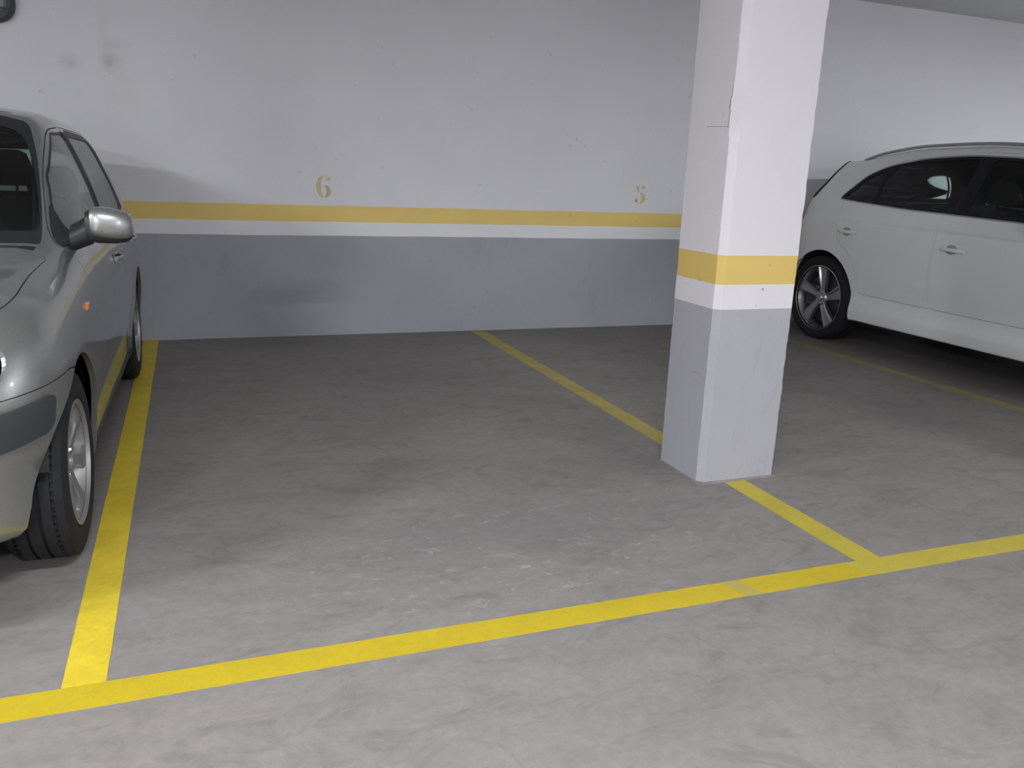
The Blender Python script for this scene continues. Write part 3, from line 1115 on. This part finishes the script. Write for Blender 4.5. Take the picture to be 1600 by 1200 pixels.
# ================================================================== SILVER HATCHBACK (nose towards the aisle)
def silver_car():
    root = empty('silver_hatchback', (-.640, .58, 0), 0)
    root.rotation_euler = (0, 0, -math.radians(.95))
    tag(root, 'silver grey five-door hatchback parked nose out left of the empty bay', 'car')
    L = 4.02
    zz = lambda *p: list(p)
    rows = [
        dict(w=.70, n=2.2, z=zz((0, .20), (.5, .19), (1.2, .19), (3.0, .19), (3.7, .22), (L, .25)), yf=.14, yr=3.88),
        dict(n=2.2, w=zz((0, .78), (.5, .79), (1.1, .825)), z=zz((0, .235), (.55, .225), (1.2, .215), (3.0, .215), (3.6, .25), (L, .28)), yf=.06, yr=3.95),
        dict(n=2.25, w=zz((0, .80), (.5, .81), (1.1, .845)), z=zz((0, .38), (.7, .375), (1.3, .36), (L, .40)), yf=.01, yr=4.00),
        dict(n=2.4, w=zz((0, .83), (.5, .835), (.8, .855), (2, .868), (3.2, .868), (L, .85)), z=zz((0, .50), (.7, .525), (1.3, .56), (L, .56)), yf=0, yr=4.02),
        dict(w=zz((0, .84), (.8, .855), (2, .872), (3.2, .872), (L, .85)), z=zz((0, .60), (.7, .665), (1.3, .74), (L, .76)), yf=.02, yr=4.01),
        dict(w=zz((0, .82), (.8, .835), (2, .855), (3.2, .855), (L, .83)), z=zz((0, .68), (.6, .79), (1.2, .875), (2, .90), (L, .91)), yf=.07, yr=3.97),
        dict(w=zz((0, .76), (.8, .775), (1.3, .80), (2, .815), (3.2, .815), (L, .78)), z=zz((0, .745), (.55, .865), (1.15, .955), (1.5, .985), (2.4, .995), (3.3, 1.01), (L, 1.02)), yf=.14, yr=3.93),
        dict(w=zz((0, .66), (.8, .685), (1.2, .745), (1.65, .755), (2, .75), (3.2, .745), (L, .70)), z=zz((0, .77), (.55, .89), (1.12, .975), (1.35, 1.02), (1.7, 1.18), (2.0, 1.215), (3.3, 1.22), (L, 1.20)), yf=.19, yr=3.85),
        dict(w=zz((0, .56), (.8, .59), (1.15, .71), (1.6, .69), (2.0, .66), (3.2, .655), (L, .60)), z=zz((0, .785), (.55, .905), (1.10, .985), (1.25, 1.03), (1.7, 1.285), (2.0, 1.405), (2.3, 1.425), (3.2, 1.415), (3.6, 1.38), (L, 1.36)), yf=.22, yr=3.74),
        dict(w=zz((0, .44), (.8, .50), (1.12, .67), (1.6, .625), (2.0, .575), (3.2, .565), (L, .52)), z=zz((0, .80), (.55, .92), (1.06, .995), (1.2, 1.05), (1.7, 1.345), (1.98, 1.475), (2.3, 1.50), (3.2, 1.485), (3.6, 1.455), (L, 1.43)), yf=.25, yr=3.66),
        dict(w=0, z=zz((0, .83), (.55, .95), (1.06, 1.01), (1.2, 1.07), (1.7, 1.38), (1.98, 1.51), (2.4, 1.54), (3.2, 1.525), (3.6, 1.495), (L, 1.465)), yf=.30, yr=3.64,
             dy=zz((0, 0), (.8, -.05), (1.15, -.19), (1.95, -.16), (2.4, 0))),
    ]
    FW, RW, ZC = .715, 3.215, .312
    B = Body(L, .62, .50, rows, flare=[(FW, ZC, .35, .010, .05), (RW, ZC, .35, .012, .05)])
    B.paint = SILVER
    B.cab0, B.cab1 = 1.0, 3.75
    side = lambda pts, v0=0, v1=9.5, t0=.3, t1=3.9: B.inv(dense(pts, .025), [1, 2], t0, t1, v0, v1)
    dom = lambda pts: [(a, b * VS) for a, b in pts]
    K = B.K - 1
    Rg = []
    # windscreen: black border, then glass
    ws = rounded(dom([(1.155, 8.05), (1.60, 8.66), (1.93, 8.98), (1.95, K + 2), (1.09, K + 2), (1.10, 9.0)]), [.05, .2, .08, 0, 0, .1])
    Rg.append(('windscreen_border', ws, BLACKP, .002, .006, 'both'))
    Rg.append(('windscreen', rounded(dom([(1.24, 8.36), (1.60, 8.88), (1.86, 9.18), (1.87, K + 2), (1.17, K + 2), (1.18, 9.2)]), [.05, .2, .08, 0, 0, .1]), GLASSW, .003, 0, 'both', 'windscreen_border'))
    # bonnet with its shut line
    bn = rounded(dom([(.17, 7.3), (.42, 6.55), (1.05, 6.72), (1.07, K + 2), (.05, K + 2)]), [.08, .06, .03, 0, 0])
    Rg.append(('shut_line', bn, GAPM, .008, 0, 'both'))
    Rg.append(('bonnet', shrink(bn, .0045), SILVER, 0, .015, 'both'))
    # cowl strip under the windscreen
    Rg.append(('cowl', dom([(1.085, 8.2), (1.12, 8.3), (1.095, 9.0), (1.09, K + 2), (1.06, K + 2), (1.065, 8.8)]), BLACKP, .004, .006, 'both'))
    # bumper: painted cover wraps up to the arch, with a dark rubbing strip
    bp = dom([(-.1, -1), (.66, -1), (.66, 3.9), (.60, 4.15), (.25, 4.3), (-.1, 4.4)])
    Rg.append(('shut_line', bp, GAPM, .004, 0, 'both'))
    Rg.append(('front_bumper', shrink(bp, .0025), SILVER, 0, .012, 'both'))
    st = rounded(dom([(-.1, 2.92), (.30, 2.95), (.485, 3.10), (.502, 3.3), (.505, 3.98), (-.1, 3.9)]), [0, .05, .03, .02, .02, 0])
    Rg.append(('bumper_strip', st, GREYP, -.014, .03, 'both', 'front_bumper'))
    Rg.append(('lower_grille', rounded(dom([(-.1, 1.2), (.22, 1.2), (.26, 2.1), (-.1, 2.15)]), [0, .03, .03, 0]), BLACKP, .02, .0, 'both', 'front_bumper'))
    Rg.append(('upper_grille', rounded(dom([(-.1, 4.7), (.18, 4.7), (.22, 6.0), (-.1, 6.3)]), [0, .03, .03, 0]), BLACKP, .018, .0, 'both'))
    Rg.append(('headlight', rounded(dom([(.16, 4.5), (.37, 4.45), (.41, 5.0), (.395, 6.1), (.34, 6.45), (.16, 6.6)]), [.03, .04, .05, .06, .04, .04]), LAMPG, .0, .02, 'side'))
    # side rubbing line / doors
    fd = rounded([(1.26, .30), (2.28, .27), (2.33, .60), (2.31, 1.02), (2.27, 1.445), (1.94, 1.425), (1.60, 1.265), (1.22, .985), (1.20, .60)], [.05, .05, .1, .05, .05, .10, .1, .03, .1])
    rd = rounded([(2.295, .27), (2.90, .29), (2.98, .55), (3.27, .72), (3.36, 1.0), (3.30, 1.36), (3.16, 1.435), (2.285, 1.445), (2.325, 1.02), (2.345, .60)], [.05, .05, .10, .1, .1, .08, .1, .02, .05, .1])
    for nm, pl in (('front_door', fd), ('rear_door', rd)):
        Rg.append(('shut_line', side(pl), GAPM, .008, 0, 'both'))
        Rg.append((nm, side(shrink(pl, .004)), SILVER, 0, .015, 'side'))
    fwn = [(1.31, .998), (2.235, 1.018), (2.215, 1.412), (1.965, 1.404), (1.60, 1.236)]
    rwn = [(2.375, 1.022), (3.235, 1.035), (3.235, 1.16), (3.13, 1.395), (2.355, 1.408)]
    for nm, dn, pl, r, po in (('window_seal', 'front_door', fwn, .03, .009), ('window_seal', 'rear_door', rwn, .05, .030)):
        rp = rounded(pl, r)
        for q in ([[(2.20, 1.0), (2.322, 1.01), (2.288, 1.425), (2.18, 1.42)]] if dn == 'front_door' else [[(2.318, 1.01), (2.42, 1.01), (2.40, 1.42), (2.293, 1.425)], [(3.20, 1.02), (3.345, 1.03), (3.27, 1.34), (3.14, 1.412), (3.08, 1.41)]]):
            Rg.append(('rear_frame_trim' if q[0][0] > 3 else 'pillar_trim', side(q, 5), BLACKM, .001, .004, 'side', dn))
        Rg.append((nm if dn == 'front_door' else 'rear_window_seal', side(shrink(rp, -po), 5), BLACKP, .001, .006, 'side', dn))
        Rg.append(('front_door_glass' if dn == 'front_door' else 'rear_door_glass', side(rp, 5), GLASSG, .005, 0, 'side', dn))
    Rg.append(('mirror_base', side(rounded([(1.235, .985), (1.43, .99), (1.42, 1.05), (1.45, 1.13)], .01), 5), BLACKP, -.004, .012, 'side', 'front_door'))
    Rg.append(('fuel_flap', side(rounded([(3.46, .72), (3.60, .72), (3.60, .86), (3.46, .86)], .03)), SILVER, -.001, .006, 'side')) if False else None
    # rear
    Rg.append(('tail_light', rounded(dom([(3.72, 4.6), (3.80, 4.6), (3.80, 7.6), (3.66, 7.6)]), .03), REDLAMP, -.004, .02, 'side'))
    Rg.append(('rear_window_border', rounded(dom([(3.69, 6.2), (L + .1, 6.2), (L + .1, 8.9), (3.66, 8.9)]), [.05, 0, 0, .05]), BLACKP, .001, .006, 'both'))
    Rg.append(('rear_window', rounded(dom([(3.73, 6.4), (L + .1, 6.4), (L + .1, 8.7), (3.72, 8.7)]), [.05, 0, 0, .05]), GLASS, .003, 0, 'both'))
    Rg.append(('rear_bumper', dom([(3.63, -1), (L + .1, -1), (L + .1, 3.6), (3.66, 3.6)]), SILVER, 0, .012, 'both'))
    Rg.append(('sill_moulding', side([(1.14, .10), (2.98, .10), (2.94, .262), (1.16, .262)], 0, 3), BLACKP, -.006, .02, 'side'))
    for yc in (FW, RW):
        R = .360
        arch = [(yc + R, .14), (yc + R, .22)] + [(yc + R * math.cos(a), ZC + .01 + R * math.sin(a)) for a in np.linspace(-.05, PI + .05, 40)] + [(yc - R, .24), (yc - R, .18)]
        pl = B.inv(arch, [1, 2], .05 if yc < 2 else 2.6, 1.4 if yc < 2 else 3.95, 0, 6)
        pl = [p for p in pl]
        pl += [(pl[-1][0], -.2), (pl[0][0], -.2)]
        Rg.append((None, pl, None, 0, 0, 'both'))
    Rg = [r for r in Rg if r]
    ob = build_body(B, Rg, root)
    # handles, lights
    for s_ in (1, -1):
        for yh, zh, dn in ((2.13, .855, 'front_door'), (3.08, .865, 'rear_door')):
            P_, N_ = B.S(*[np.array([q]) for q in (lambda r: (r[0][0], r[0][1] / VS))(B.inv([(yh, zh)], [1, 2], 1, 3.6, 2, 7))])
            x = P_[0][0]
            m = MB()
            m.box(x - .002, x + .004, yh - .10, yh + .09, zh - .026, zh + .022, .003)
            rings = []
            for t in np.linspace(0, 1, 9):
                yy = yh - .095 + .18 * t; out_ = .030 * math.sin(PI * min(max(t, .03), .97)) ** .5
                rings.append([(s_ * (x + out_ + .008 * math.cos(a)), yy, zh + .011 * math.sin(a)) for a in [2 * PI * k / 8 for k in range(8)]])
            m.v = [(s_ * v[0], v[1], v[2]) for v in m.v]
            if s_ < 0: m.f = [f[::-1] for f in m.f]
            m.loft(rings if s_ > 0 else [r[::-1] for r in rings])
            h_ = m.obj('door_handle', SILVER, ob[(dn, s_)], 40)
        # mirror
        mroot = ob[('front_door', s_)]
        def shell(y0, y1, x0, x1, z0, z1, name, mat, par, tp=(0, 0)):
            rings = []
            for t, sc in ((0, .80), (.08, .93), (.25, 1), (.6, .98), (.85, .86), (.96, .66), (1.0, .40)):
                xx = x0 + (x1 - x0) * t
                cy_ = (y0 + y1) / 2 + tp[0] * t; cz_ = (z0 + z1) / 2 + tp[1] * t
                ring = []
                for k in range(20):
                    a = 2 * PI * k / 20
                    ca, sa = math.cos(a), math.sin(a)
                    ring.append((s_ * xx, cy_ + (y1 - y0) / 2 * sc * math.copysign(abs(ca) ** .7, ca), cz_ + (z1 - z0) / 2 * sc * math.copysign(abs(sa) ** .7, sa)))
                rings.append(ring[::-1] if s_ > 0 else ring)
            mm_ = MB().loft(rings)
            return mm_.obj(name, mat, par, 50)
        cap = shell(1.19, 1.31, .868, 1.012, 1.022, 1.140, 'mirror_cap', SILVER, mroot, (.02, -.018))
        mb = MB()
        rings = []
        for t in np.linspace(0, 1, 6):
            p = Vector((s_ * .79, 1.315, 1.01)).lerp(Vector((s_ * .87, 1.275, 1.052)), t)
            hh, ww = .050 + .008 * t, .07 - .01 * t
            rings.append([(p.x, p.y + ww * math.cos(a), p.z + hh * math.sin(a)) for a in [2 * PI * k / 12 for k in range(12)]])
        mb.loft(rings if s_ < 0 else [r[::-1] for r in rings])
        mb.obj('mirror_arm', BLACKP, mroot, 50)
        shell(1.205, 1.325, .850, 1.008, 1.000, 1.128, 'mirror_base_shell', BLACKP, mroot, (.02, -.010))
        mb = MB().box(s_ * .87 if s_ > 0 else s_ * 1.0, s_ * 1.0 if s_ > 0 else s_ * .87, 1.330, 1.341, 1.02, 1.115, .004)
        mb.obj('mirror_glass', CHROME, mroot)
        # side indicator
        P_, N_ = B.S(*[np.array([q]) for q in (lambda r: (r[0][0], r[0][1] / VS))(B.inv([(1.055, .79)], [1, 2], .7, 1.3, 2, 6))])
        x = P_[0][0]
        b_ = MB().box(min(s_ * (x - .01), s_ * (x + .008)), max(s_ * (x - .01), s_ * (x + .008)), 1.02, 1.08, .777, .803, .004)
        b_.obj('side_indicator', AMBER, root)
        src = ob[('headlight', s_)].data
        bowl = src.copy(); bowl.materials.clear(); bowl.materials.append(REFL)
        bo = bpy.data.objects.new('lamp_bowl', bowl); col.objects.link(bo); bo.parent = ob[('headlight', s_)]
        bo.location = (-s_ * .018, .022, 0)
        # lamp internals behind the headlight lens
        hp, hn = B.S(np.array([.32]), np.array([5.4]))
        c = hp[0] - hn[0] * .055
        m = MB()
        for dx, rr in ((0, .062),):
            n0 = Vector((s_ * hn[0][0], hn[0][1], hn[0][2])); n0 = Vector((0, -1, 0.1)).normalized()
            a1 = Vector((1, 0, 0)); a2 = n0.cross(a1)
            cc = Vector((s_ * c[0], c[1], c[2]))
            rings = [[cc + n0 * d_ + (a1 * math.cos(a) + a2 * math.sin(a)) * r_ for a in [2 * PI * k / 24 for k in range(24)]] for d_, r_ in ((.03, .07), (0, .055), (-.02, .03), (-.03, .012))]
            m.loft(rings, cap=False)
        m.obj('lamp_reflector', REFL, ob[('headlight', s_)], 50)
        wheel_liner(root, FW, ZC, .362, .60, .800, s_, -.3, PI - .25)
        wheel_liner(root, RW, ZC, .36, .60, .845, s_)
        make_wheel(root, (s_ * .738, FW, ZC), s_, .316, .195, .208, 'seven', steer=-.022)
        make_wheel(root, (s_ * .757, RW, ZC), s_, .312, .195, .208, 'seven')
    # lamp housing dark tray behind lenses: reuse body offset via boxes
    for s_ in (1, -1):
        m = MB().box(min(s_ * .40, s_ * .62), max(s_ * .40, s_ * .62), .33, .50, .62, .78, .02)
        m.obj('lamp_housing', simple('lamp bowl', (.45, .46, .47), .35, metal=.6), root)
    # underbody
    MB().box(-.60, .60, .2, 3.85, .20, .26).obj('underbody', UNDER, root)
    MB().box(-.70, .70, 1.22, 2.88, .19, .255).obj('floor_pan', UNDER, root)
    # cabin
    MB().box(-.72, .72, 1.15, 3.6, .26, .33).obj('cabin_floor', TRIM, root)
    m = MB().box(-.735, .735, 1.18, 1.55, .62, .92, .05)
    m.obj('dashboard', TRIM, root)
    MB().box(-.70, .70, 1.06, 1.16, .25, .93).obj('bulkhead', TRIM, root)
    seat(root, .36, 2.05, .38); seat(root, -.36, 2.05, .38)
    for x in (-.45, 0, .45): seat(root, x, 2.90, .42, .50, .44, name='rear_seat')
    MB().box(-.55, .55, 3.2, 3.66, .90, .93).obj('parcel_shelf', TRIM, root)
    steering_wheel(root, .36, 1.62, .93)
    MB().box(-.12, .12, 1.80, 1.815, 1.36, 1.42, .004).obj('interior_mirror', BLACKP, root)
    # wipers
    m = MB().tube([(.55, 1.02, 1.02), (.25, .98, 1.045), (-.05, .95, 1.05)], .007, 6)
    m.obj('wiper', BLACKP, root)
    MB().tube([(-.05, 1.0, 1.04), (-.35, 1.0, 1.04), (-.6, 1.06, 1.035)], .007, 6).obj('wiper', BLACKP, root)
    # front number plate (blank) and badge bar
    MB().box(-.26, .26, -.035, -.018, .40, .51, .004).obj('number_plate', PLATEW, root)
    return root


# ================================================================== WHITE SUV (nose towards the aisle)
def white_suv():
    Y0 = .35
    root = empty('white_suv', (6.655, Y0, 0))
    tag(root, 'white SUV with silver roof rails parked behind the column on the right', 'car')
    L = 4.52
    zz = lambda *p: list(p)
    rows = [
        dict(w=.80, z=zz((0, .24), (1, .22), (3.5, .22), (L, .30)), yf=.12, yr=4.36),
        dict(w=zz((0, .90), (.9, .915), (3.5, .925), (L, .90)), z=zz((0, .26), (.9, .24), (3.4, .25), (L, .34)), yf=.05, yr=4.44),
        dict(w=zz((0, .90), (1.2, .925), (3.3, .930), (L, .90)), z=zz((0, .34), (1, .31), (3.3, .32), (L, .42)), yf=.01, yr=4.48),
        dict(w=zz((0, .90), (1.2, .912), (3.2, .915), (L, .90)), z=zz((0, .44), (1, .42), (3.3, .435), (L, .50)), yf=0, yr=4.50),
        dict(w=zz((0, .90), (1.2, .925), (3.3, .930), (L, .90)), z=zz((0, .58), (1, .60), (3.3, .62), (L, .66)), yf=.0, yr=4.51),
        dict(w=zz((0, .90), (1.0, .935), (3.3, .938), (L, .90)), z=zz((0, .74), (1, .80), (3.3, .82), (L, .82)), yf=.03, yr=4.50),
        dict(w=zz((0, .87), (1.0, .932), (3.3, .935), (L, .87)), z=zz((0, .84), (.7, .93), (1.3, .975), (2.2, .995), (3.6, 1.015), (L, .98)), yf=.08, yr=4.49),
        dict(w=zz((0, .84), (1.0, .905), (3.3, .912), (L, .85)), z=zz((0, .86), (.7, .95), (1.3, 1.00), (2.2, 1.03), (3.6, 1.055), (L, 1.02)), yf=.10, yr=4.48),
        dict(w=zz((0, .74), (.9, .82), (1.4, .865), (2.2, .872), (3.3, .872), (L, .80)), z=zz((0, .89), (.7, .985), (1.2, 1.05), (1.5, 1.10), (2.0, 1.130), (3.0, 1.165), (3.65, 1.215), (L, 1.20)), yf=.14, yr=4.40),
        dict(w=zz((0, .60), (.9, .70), (1.3, .82), (1.8, .80), (2.4, .79), (3.3, .79), (L, .72)), z=zz((0, .92), (.7, 1.01), (1.2, 1.07), (1.5, 1.20), (1.8, 1.33), (2.2, 1.36), (3.3, 1.36), (L, 1.34)), yf=.19, yr=4.24),
        dict(w=zz((0, .48), (.9, .58), (1.25, .77), (1.8, .72), (2.2, .69), (3.3, .685), (L, .63)), z=zz((0, .935), (.7, 1.025), (1.15, 1.08), (1.4, 1.22), (1.8, 1.45), (2.1, 1.545), (2.6, 1.575), (3.1, 1.565), (3.5, 1.515), (3.8, 1.475), (L, 1.46)), yf=.23, yr=4.16),
        dict(w=zz((0, .36), (.9, .5), (1.25, .70), (1.8, .63), (2.2, .60), (3.3, .60), (L, .55)), z=zz((0, .945), (.7, 1.035), (1.12, 1.09), (1.35, 1.23), (1.8, 1.51), (2.1, 1.61), (2.6, 1.64), (3.1, 1.63), (3.5, 1.588), (3.8, 1.54), (L, 1.52)), yf=.26, yr=4.10),
        dict(w=0, z=zz((0, .96), (.7, 1.05), (1.12, 1.10), (1.35, 1.25), (1.8, 1.55), (2.1, 1.645), (2.6, 1.675), (3.1, 1.665), (3.5, 1.62), (3.8, 1.57), (L, 1.55)), yf=.30, yr=4.07,
             dy=zz((0, 0), (.8, -.05), (1.15, -.2), (2.0, -.15), (2.5, 0))),
    ]
    FW, RW, ZC = .88, 3.765, .362
    B = Body(L, .70, .62, rows, flare=[(FW, ZC, .40, .012, .035), (RW, ZC, .40, .012, .035)])
    B.paint = SUVWHITE
    B.cab0, B.cab1 = 1.05, 4.1
    side = lambda pts, v0=0, v1=11.4, t0=.3, t1=4.3: B.inv(dense(pts, .025), [1, 2], t0, t1, v0, v1)
    dom = lambda pts: [(a, b * VS) for a, b in pts]
    K = B.K - 1
    Rg = []
    Rg.append(('windscreen_border', rounded(dom([(1.16, 11.1), (1.98, 11.15), (2.0, K + 2), (1.15, K + 2)]), [.05, .08, 0, 0]), BLACKP, .002, .006, 'both'))
    Rg.append(('windscreen', rounded(dom([(1.22, 11.22), (1.94, 11.27), (1.95, K + 2), (1.21, K + 2)]), [.05, .08, 0, 0]), GLASSW, .003, 0, 'both', 'windscreen_border'))
    bn = rounded(dom([(.12, 8.4), (.45, 7.5), (1.10, 8.3), (1.12, K + 2), (.05, K + 2)]), [.08, .06, .03, 0, 0])
    Rg.append(('shut_line', bn, GAPM, .008, 0, 'both'))
    Rg.append(('bonnet', shrink(bn, .004), SUVWHITE, 0, .015, 'both'))
    Rg.append(('grille', rounded(dom([(-.1, 2.6), (.16, 2.6), (.24, 4.6), (.20, 6.3), (-.1, 6.4)]), [0, .03, .04, .03, 0]), BLACKP, .012, .01, 'both'))
    Rg.append(('headlight', rounded(dom([(.30, 5.0), (.55, 5.1), (.66, 5.9), (.60, 6.5), (.28, 6.4)]), .03), LAMPG, 0, .02, 'side'))
    # lower skirt seam
    sk = [(1.33, .425), (3.27, .437), (3.27, .431), (1.33, .419)]
    fd = rounded([(1.38, .445), (2.56, .452), (2.60, .62), (2.60, 1.14), (2.54, 1.50), (2.50, 1.598), (2.05, 1.572), (1.62, 1.33), (1.36, 1.09), (1.30, .80)], [.05, .03, .1, .1, .05, .04, .1, .1, .04, .1])
    rd = rounded([(2.575, .452), (3.30, .462), (3.335, .60), (3.45, .78), (3.60, .86), (3.66, 1.05), (3.66, 1.22), (3.48, 1.45), (3.22, 1.54), (2.52, 1.598), (2.555, 1.50), (2.615, 1.14), (2.615, .62)], [.03, .05, .1, .1, .06, .06, .05, .08, .1, .02, .05, .1, .1])
    for nm, pl in (('front_door', fd), ('rear_door', rd)):
        Rg.append(('shut_line', side(pl), GAPM, .006, 0, 'both'))
        Rg.append((nm, side(shrink(pl, .0028)), SUVWHITE, 0, .015, 'side'))
    sill = rounded([(1.28, .12), (3.40, .12), (3.40, .434), (1.28, .42)], [0, 0, .03, .03])
    Rg.append(('side_skirt', side(sill, 0, 3.3), SUVWHITE, -.004, .012, 'side'))
    # one dark band of glazing divided by black pillars
    dlo = rounded([(1.40, 1.100), (2.0, 1.132), (3.0, 1.168), (3.715, 1.218), (3.55, 1.41), (3.37, 1.487), (3.0, 1.548), (2.6, 1.568), (2.15, 1.548), (1.85, 1.46)], [.03, .1, .1, .03, .06, .1, .1, .1, .1, .1])
    dl = side(shrink(dlo, -.010), 6)
    Rg.append(('window_trim', dl, RAILM, -.002, .006, 'side'))
    Rg.append(('pillar_trim', side(dlo, 6), BLACKM, .002, .004, 'side'))
    g1 = rounded([(1.47, 1.12), (2.0, 1.148), (2.42, 1.163), (2.40, 1.545), (2.15, 1.528), (1.87, 1.445)], [.03, .1, .02, .04, .1, .1])
    g2 = rounded([(2.53, 1.167), (3.26, 1.196), (3.33, 1.36), (3.25, 1.495), (3.0, 1.528), (2.515, 1.548)], [.02, .03, .08, .03, .1, .04])
    g3 = rounded([(3.32, 1.20), (3.66, 1.224), (3.525, 1.385), (3.385, 1.450)], [.03, .03, .06, .03])
    Rg.append(('front_door_glass', side(g1, 6), GLASS, .006, 0, 'side', 'front_door'))
    Rg.append(('rear_door_glass', side(g2, 6), GLASS, .006, 0, 'side', 'rear_door'))
    Rg.append(('quarter_glass', side(g3, 6), GLASS, .006, 0, 'side'))
    # tail
    Rg.append(('tail_light', rounded(dom([(4.02, 6.0), (4.30, 6.0), (4.30, 7.9), (4.05, 7.9)]), .02), REDLAMP, -.002, .02, 'side'))
    Rg.append(('rear_window_border', rounded(dom([(3.99, 8.0), (L + .1, 8.0), (L + .1, 10.9), (3.97, 10.9)]), [.03, 0, 0, .03]), BLACKP, .001, .006, 'both'))
    Rg.append(('rear_window', rounded(dom([(4.02, 8.2), (L + .1, 8.2), (L + .1, 10.7), (4.00, 10.7)]), [.03, 0, 0, .03]), GLASS, .003, 0, 'both'))
    Rg.append(('rear_bumper', dom([(4.06, -1), (L + .1, -1), (L + .1, 4.5), (4.06, 4.5)]), SUVWHITE, 0, .012, 'both'))
    fl = rounded([(3.74, .80), (3.92, .80), (3.92, .97), (3.74, .97)], .03)
    for yc in (FW, RW):
        R = .405
        arch = [(yc + R, .16), (yc + R, .26)] + [(yc + R * math.cos(a), ZC + .012 + R * math.sin(a)) for a in np.linspace(-.05, PI + .05, 44)] + [(yc - R, .26), (yc - R, .2)]
        pl = B.inv(arch, [1, 2], .03 if yc < 2 else 2.8, 1.5 if yc < 2 else 4.4, 0, 7.5)
        pl += [(pl[-1][0], -.2), (pl[0][0], -.2)]
        Rg.append((None, pl, None, 0, 0, 'both'))
    ob = build_body(B, Rg, root)
    for s_ in (1, -1):
        for yh, zh, dn in ((2.44, .905, 'front_door'), (3.50, .955, 'rear_door')):
            r_ = B.inv([(yh, zh)], [1, 2], 1, 4, 2, 8)[0]
            P_, N_ = B.S(np.array([r_[0]]), np.array([r_[1] / VS]))
            x = P_[0][0]
            m = MB()
            rings = []
            for t in np.linspace(0, 1, 11):
                yy = yh - .11 + .21 * t; out_ = .034 * math.sin(PI * min(max(t, .02), .98)) ** .45
                rings.append([(s_ * (x - .004 + out_ + .007 * math.cos(a)), yy, zh + .004 * (t - .5) + .014 * math.sin(a)) for a in [2 * PI * k / 10 for k in range(10)]])
            m.loft(rings if s_ > 0 else [r[::-1] for r in rings])
            m.obj('door_handle', SUVWHITE, ob[(dn, s_)], 50)
            # flat grey disc behind the grip, recess shade put into its colour
            m = MB()
            ring0 = [(s_ * (x + .0015), yh + .050 * math.cos(a) + .005, zh + .036 * math.sin(a)) for a in [2 * PI * k / 20 for k in range(20)]]
            ring1 = [(s_ * (x - .001), yh + .040 * math.cos(a) + .005, zh + .028 * math.sin(a)) for a in [2 * PI * k / 20 for k in range(20)]]
            m.loft([ring0, ring1])
            m.obj('recess_shade', simple('grey recess shade', (.34, .35, .36), .5), ob[(dn, s_)], 50)
        # roof rail: two feet and a bar
        pts = []
        for t in np.linspace(1.98, 3.78, 26):
            P_, N_ = B.S(np.array([t]), np.array([11.05]))
            e = max(0, min(1, (t - 1.98) / .15, (3.78 - t) / .15))
            pts.append((s_ * P_[0][0], P_[0][1], P_[0][2] + .002 + .016 * math.sin(e * PI / 2)))
        m = MB()
        rings = [[(p[0] + .014 * math.cos(a), p[1], p[2] + .013 * math.sin(a)) for a in [2 * PI * k / 12 for k in range(12)]] for p in pts]
        m.loft([r[::-1] for r in rings])
        m.obj('roof_rail', RAILM, root, 50)
        # door mirror
        rings = []
        for t, sc in ((0, .7), (.08, .92), (.3, 1), (.7, .95), (.92, .7), (1, .35)):
            xx = .965 + .185 * t
            rings.append([(s_ * xx, 1.66 + .02 * t + .085 * sc * math.copysign(abs(math.cos(a)) ** .7, math.cos(a)), 1.135 + .072 * sc * math.copysign(abs(math.sin(a)) ** .7, math.sin(a)))
                          for a in [2 * PI * k / 20 for k in range(20)]])
        MB().loft([r[::-1] for r in rings] if s_ > 0 else rings).obj('mirror_cap', SUVWHITE, ob[('front_door', s_)], 50)
        MB().tube([(s_ * .86, 1.64, 1.06), (s_ * .985, 1.66, 1.08)], .026, 10).obj('mirror_arm', BLACKP, ob[('front_door', s_)], 50)
        wheel_liner(root, FW, ZC, .415, .66, .90, s_, -.3, PI - .1)
        wheel_liner(root, RW, ZC, .415, .66, .925, s_)
        make_wheel(root, (s_ * .812, FW, ZC), s_, .365, .235, .278, 'five')
        make_wheel(root, (s_ * .817, RW, ZC), s_, .365, .235, .278, 'five')
        m = MB().box(min(s_ * .42, s_ * .76), max(s_ * .42, s_ * .76), .30, .48, .76, .86, .02)
        m.obj('lamp_housing', REFL, root)
    # blade at the top edge of the tailgate glass
    for s_ in (1, -1):
        pts = []
        for vv in np.linspace(8.1, 11.0, 14):
            P_, N_ = B.S(np.array([4.03]), np.array([vv]))
            pts.append((s_ * (P_[0][0] - .004), P_[0][1] + .006, P_[0][2]))
        MB().tube(pts, .009, 6).obj('tailgate_seal', BLACKP, root, 50)
    MB().box(-.64, .64, .2, 4.3, .24, .32).obj('underbody', UNDER, root)
    MB().box(-.80, .80, 1.35, 3.22, .23, .315).obj('floor_pan', UNDER, root)
    MB().box(-.76, .76, 1.2, 4.1, .34, .42).obj('cabin_floor', TRIM, root)
    m = MB().box(-.80, .80, 1.22, 1.68, .70, 1.03, .05)
    m.obj('dashboard', TRIM, root)
    MB().box(-.76, .76, 1.10, 1.2, .3, 1.02).obj('bulkhead', TRIM, root)
    seat(root, .38, 2.15, .44, .62, .54); seat(root, -.38, 2.15, .44, .62, .54)
    for x in (-.47, 0, .47): seat(root, x, 3.02, .42, .44, .46, name='rear_seat')
    MB().box(-.62, .62, 3.45, 4.1, 1.02, 1.05).obj('parcel_shelf', TRIM, root)
    steering_wheel(root, .38, 1.74, 1.0)
    MB().box(-.13, .13, 1.86, 1.875, 1.42, 1.49, .004).obj('interior_mirror', BLACKP, root)
    MB().box(-.26, .26, -.04, -.02, .42, .53, .004).obj('number_plate', PLATEW, root)
    return root


silver_car()
white_suv()
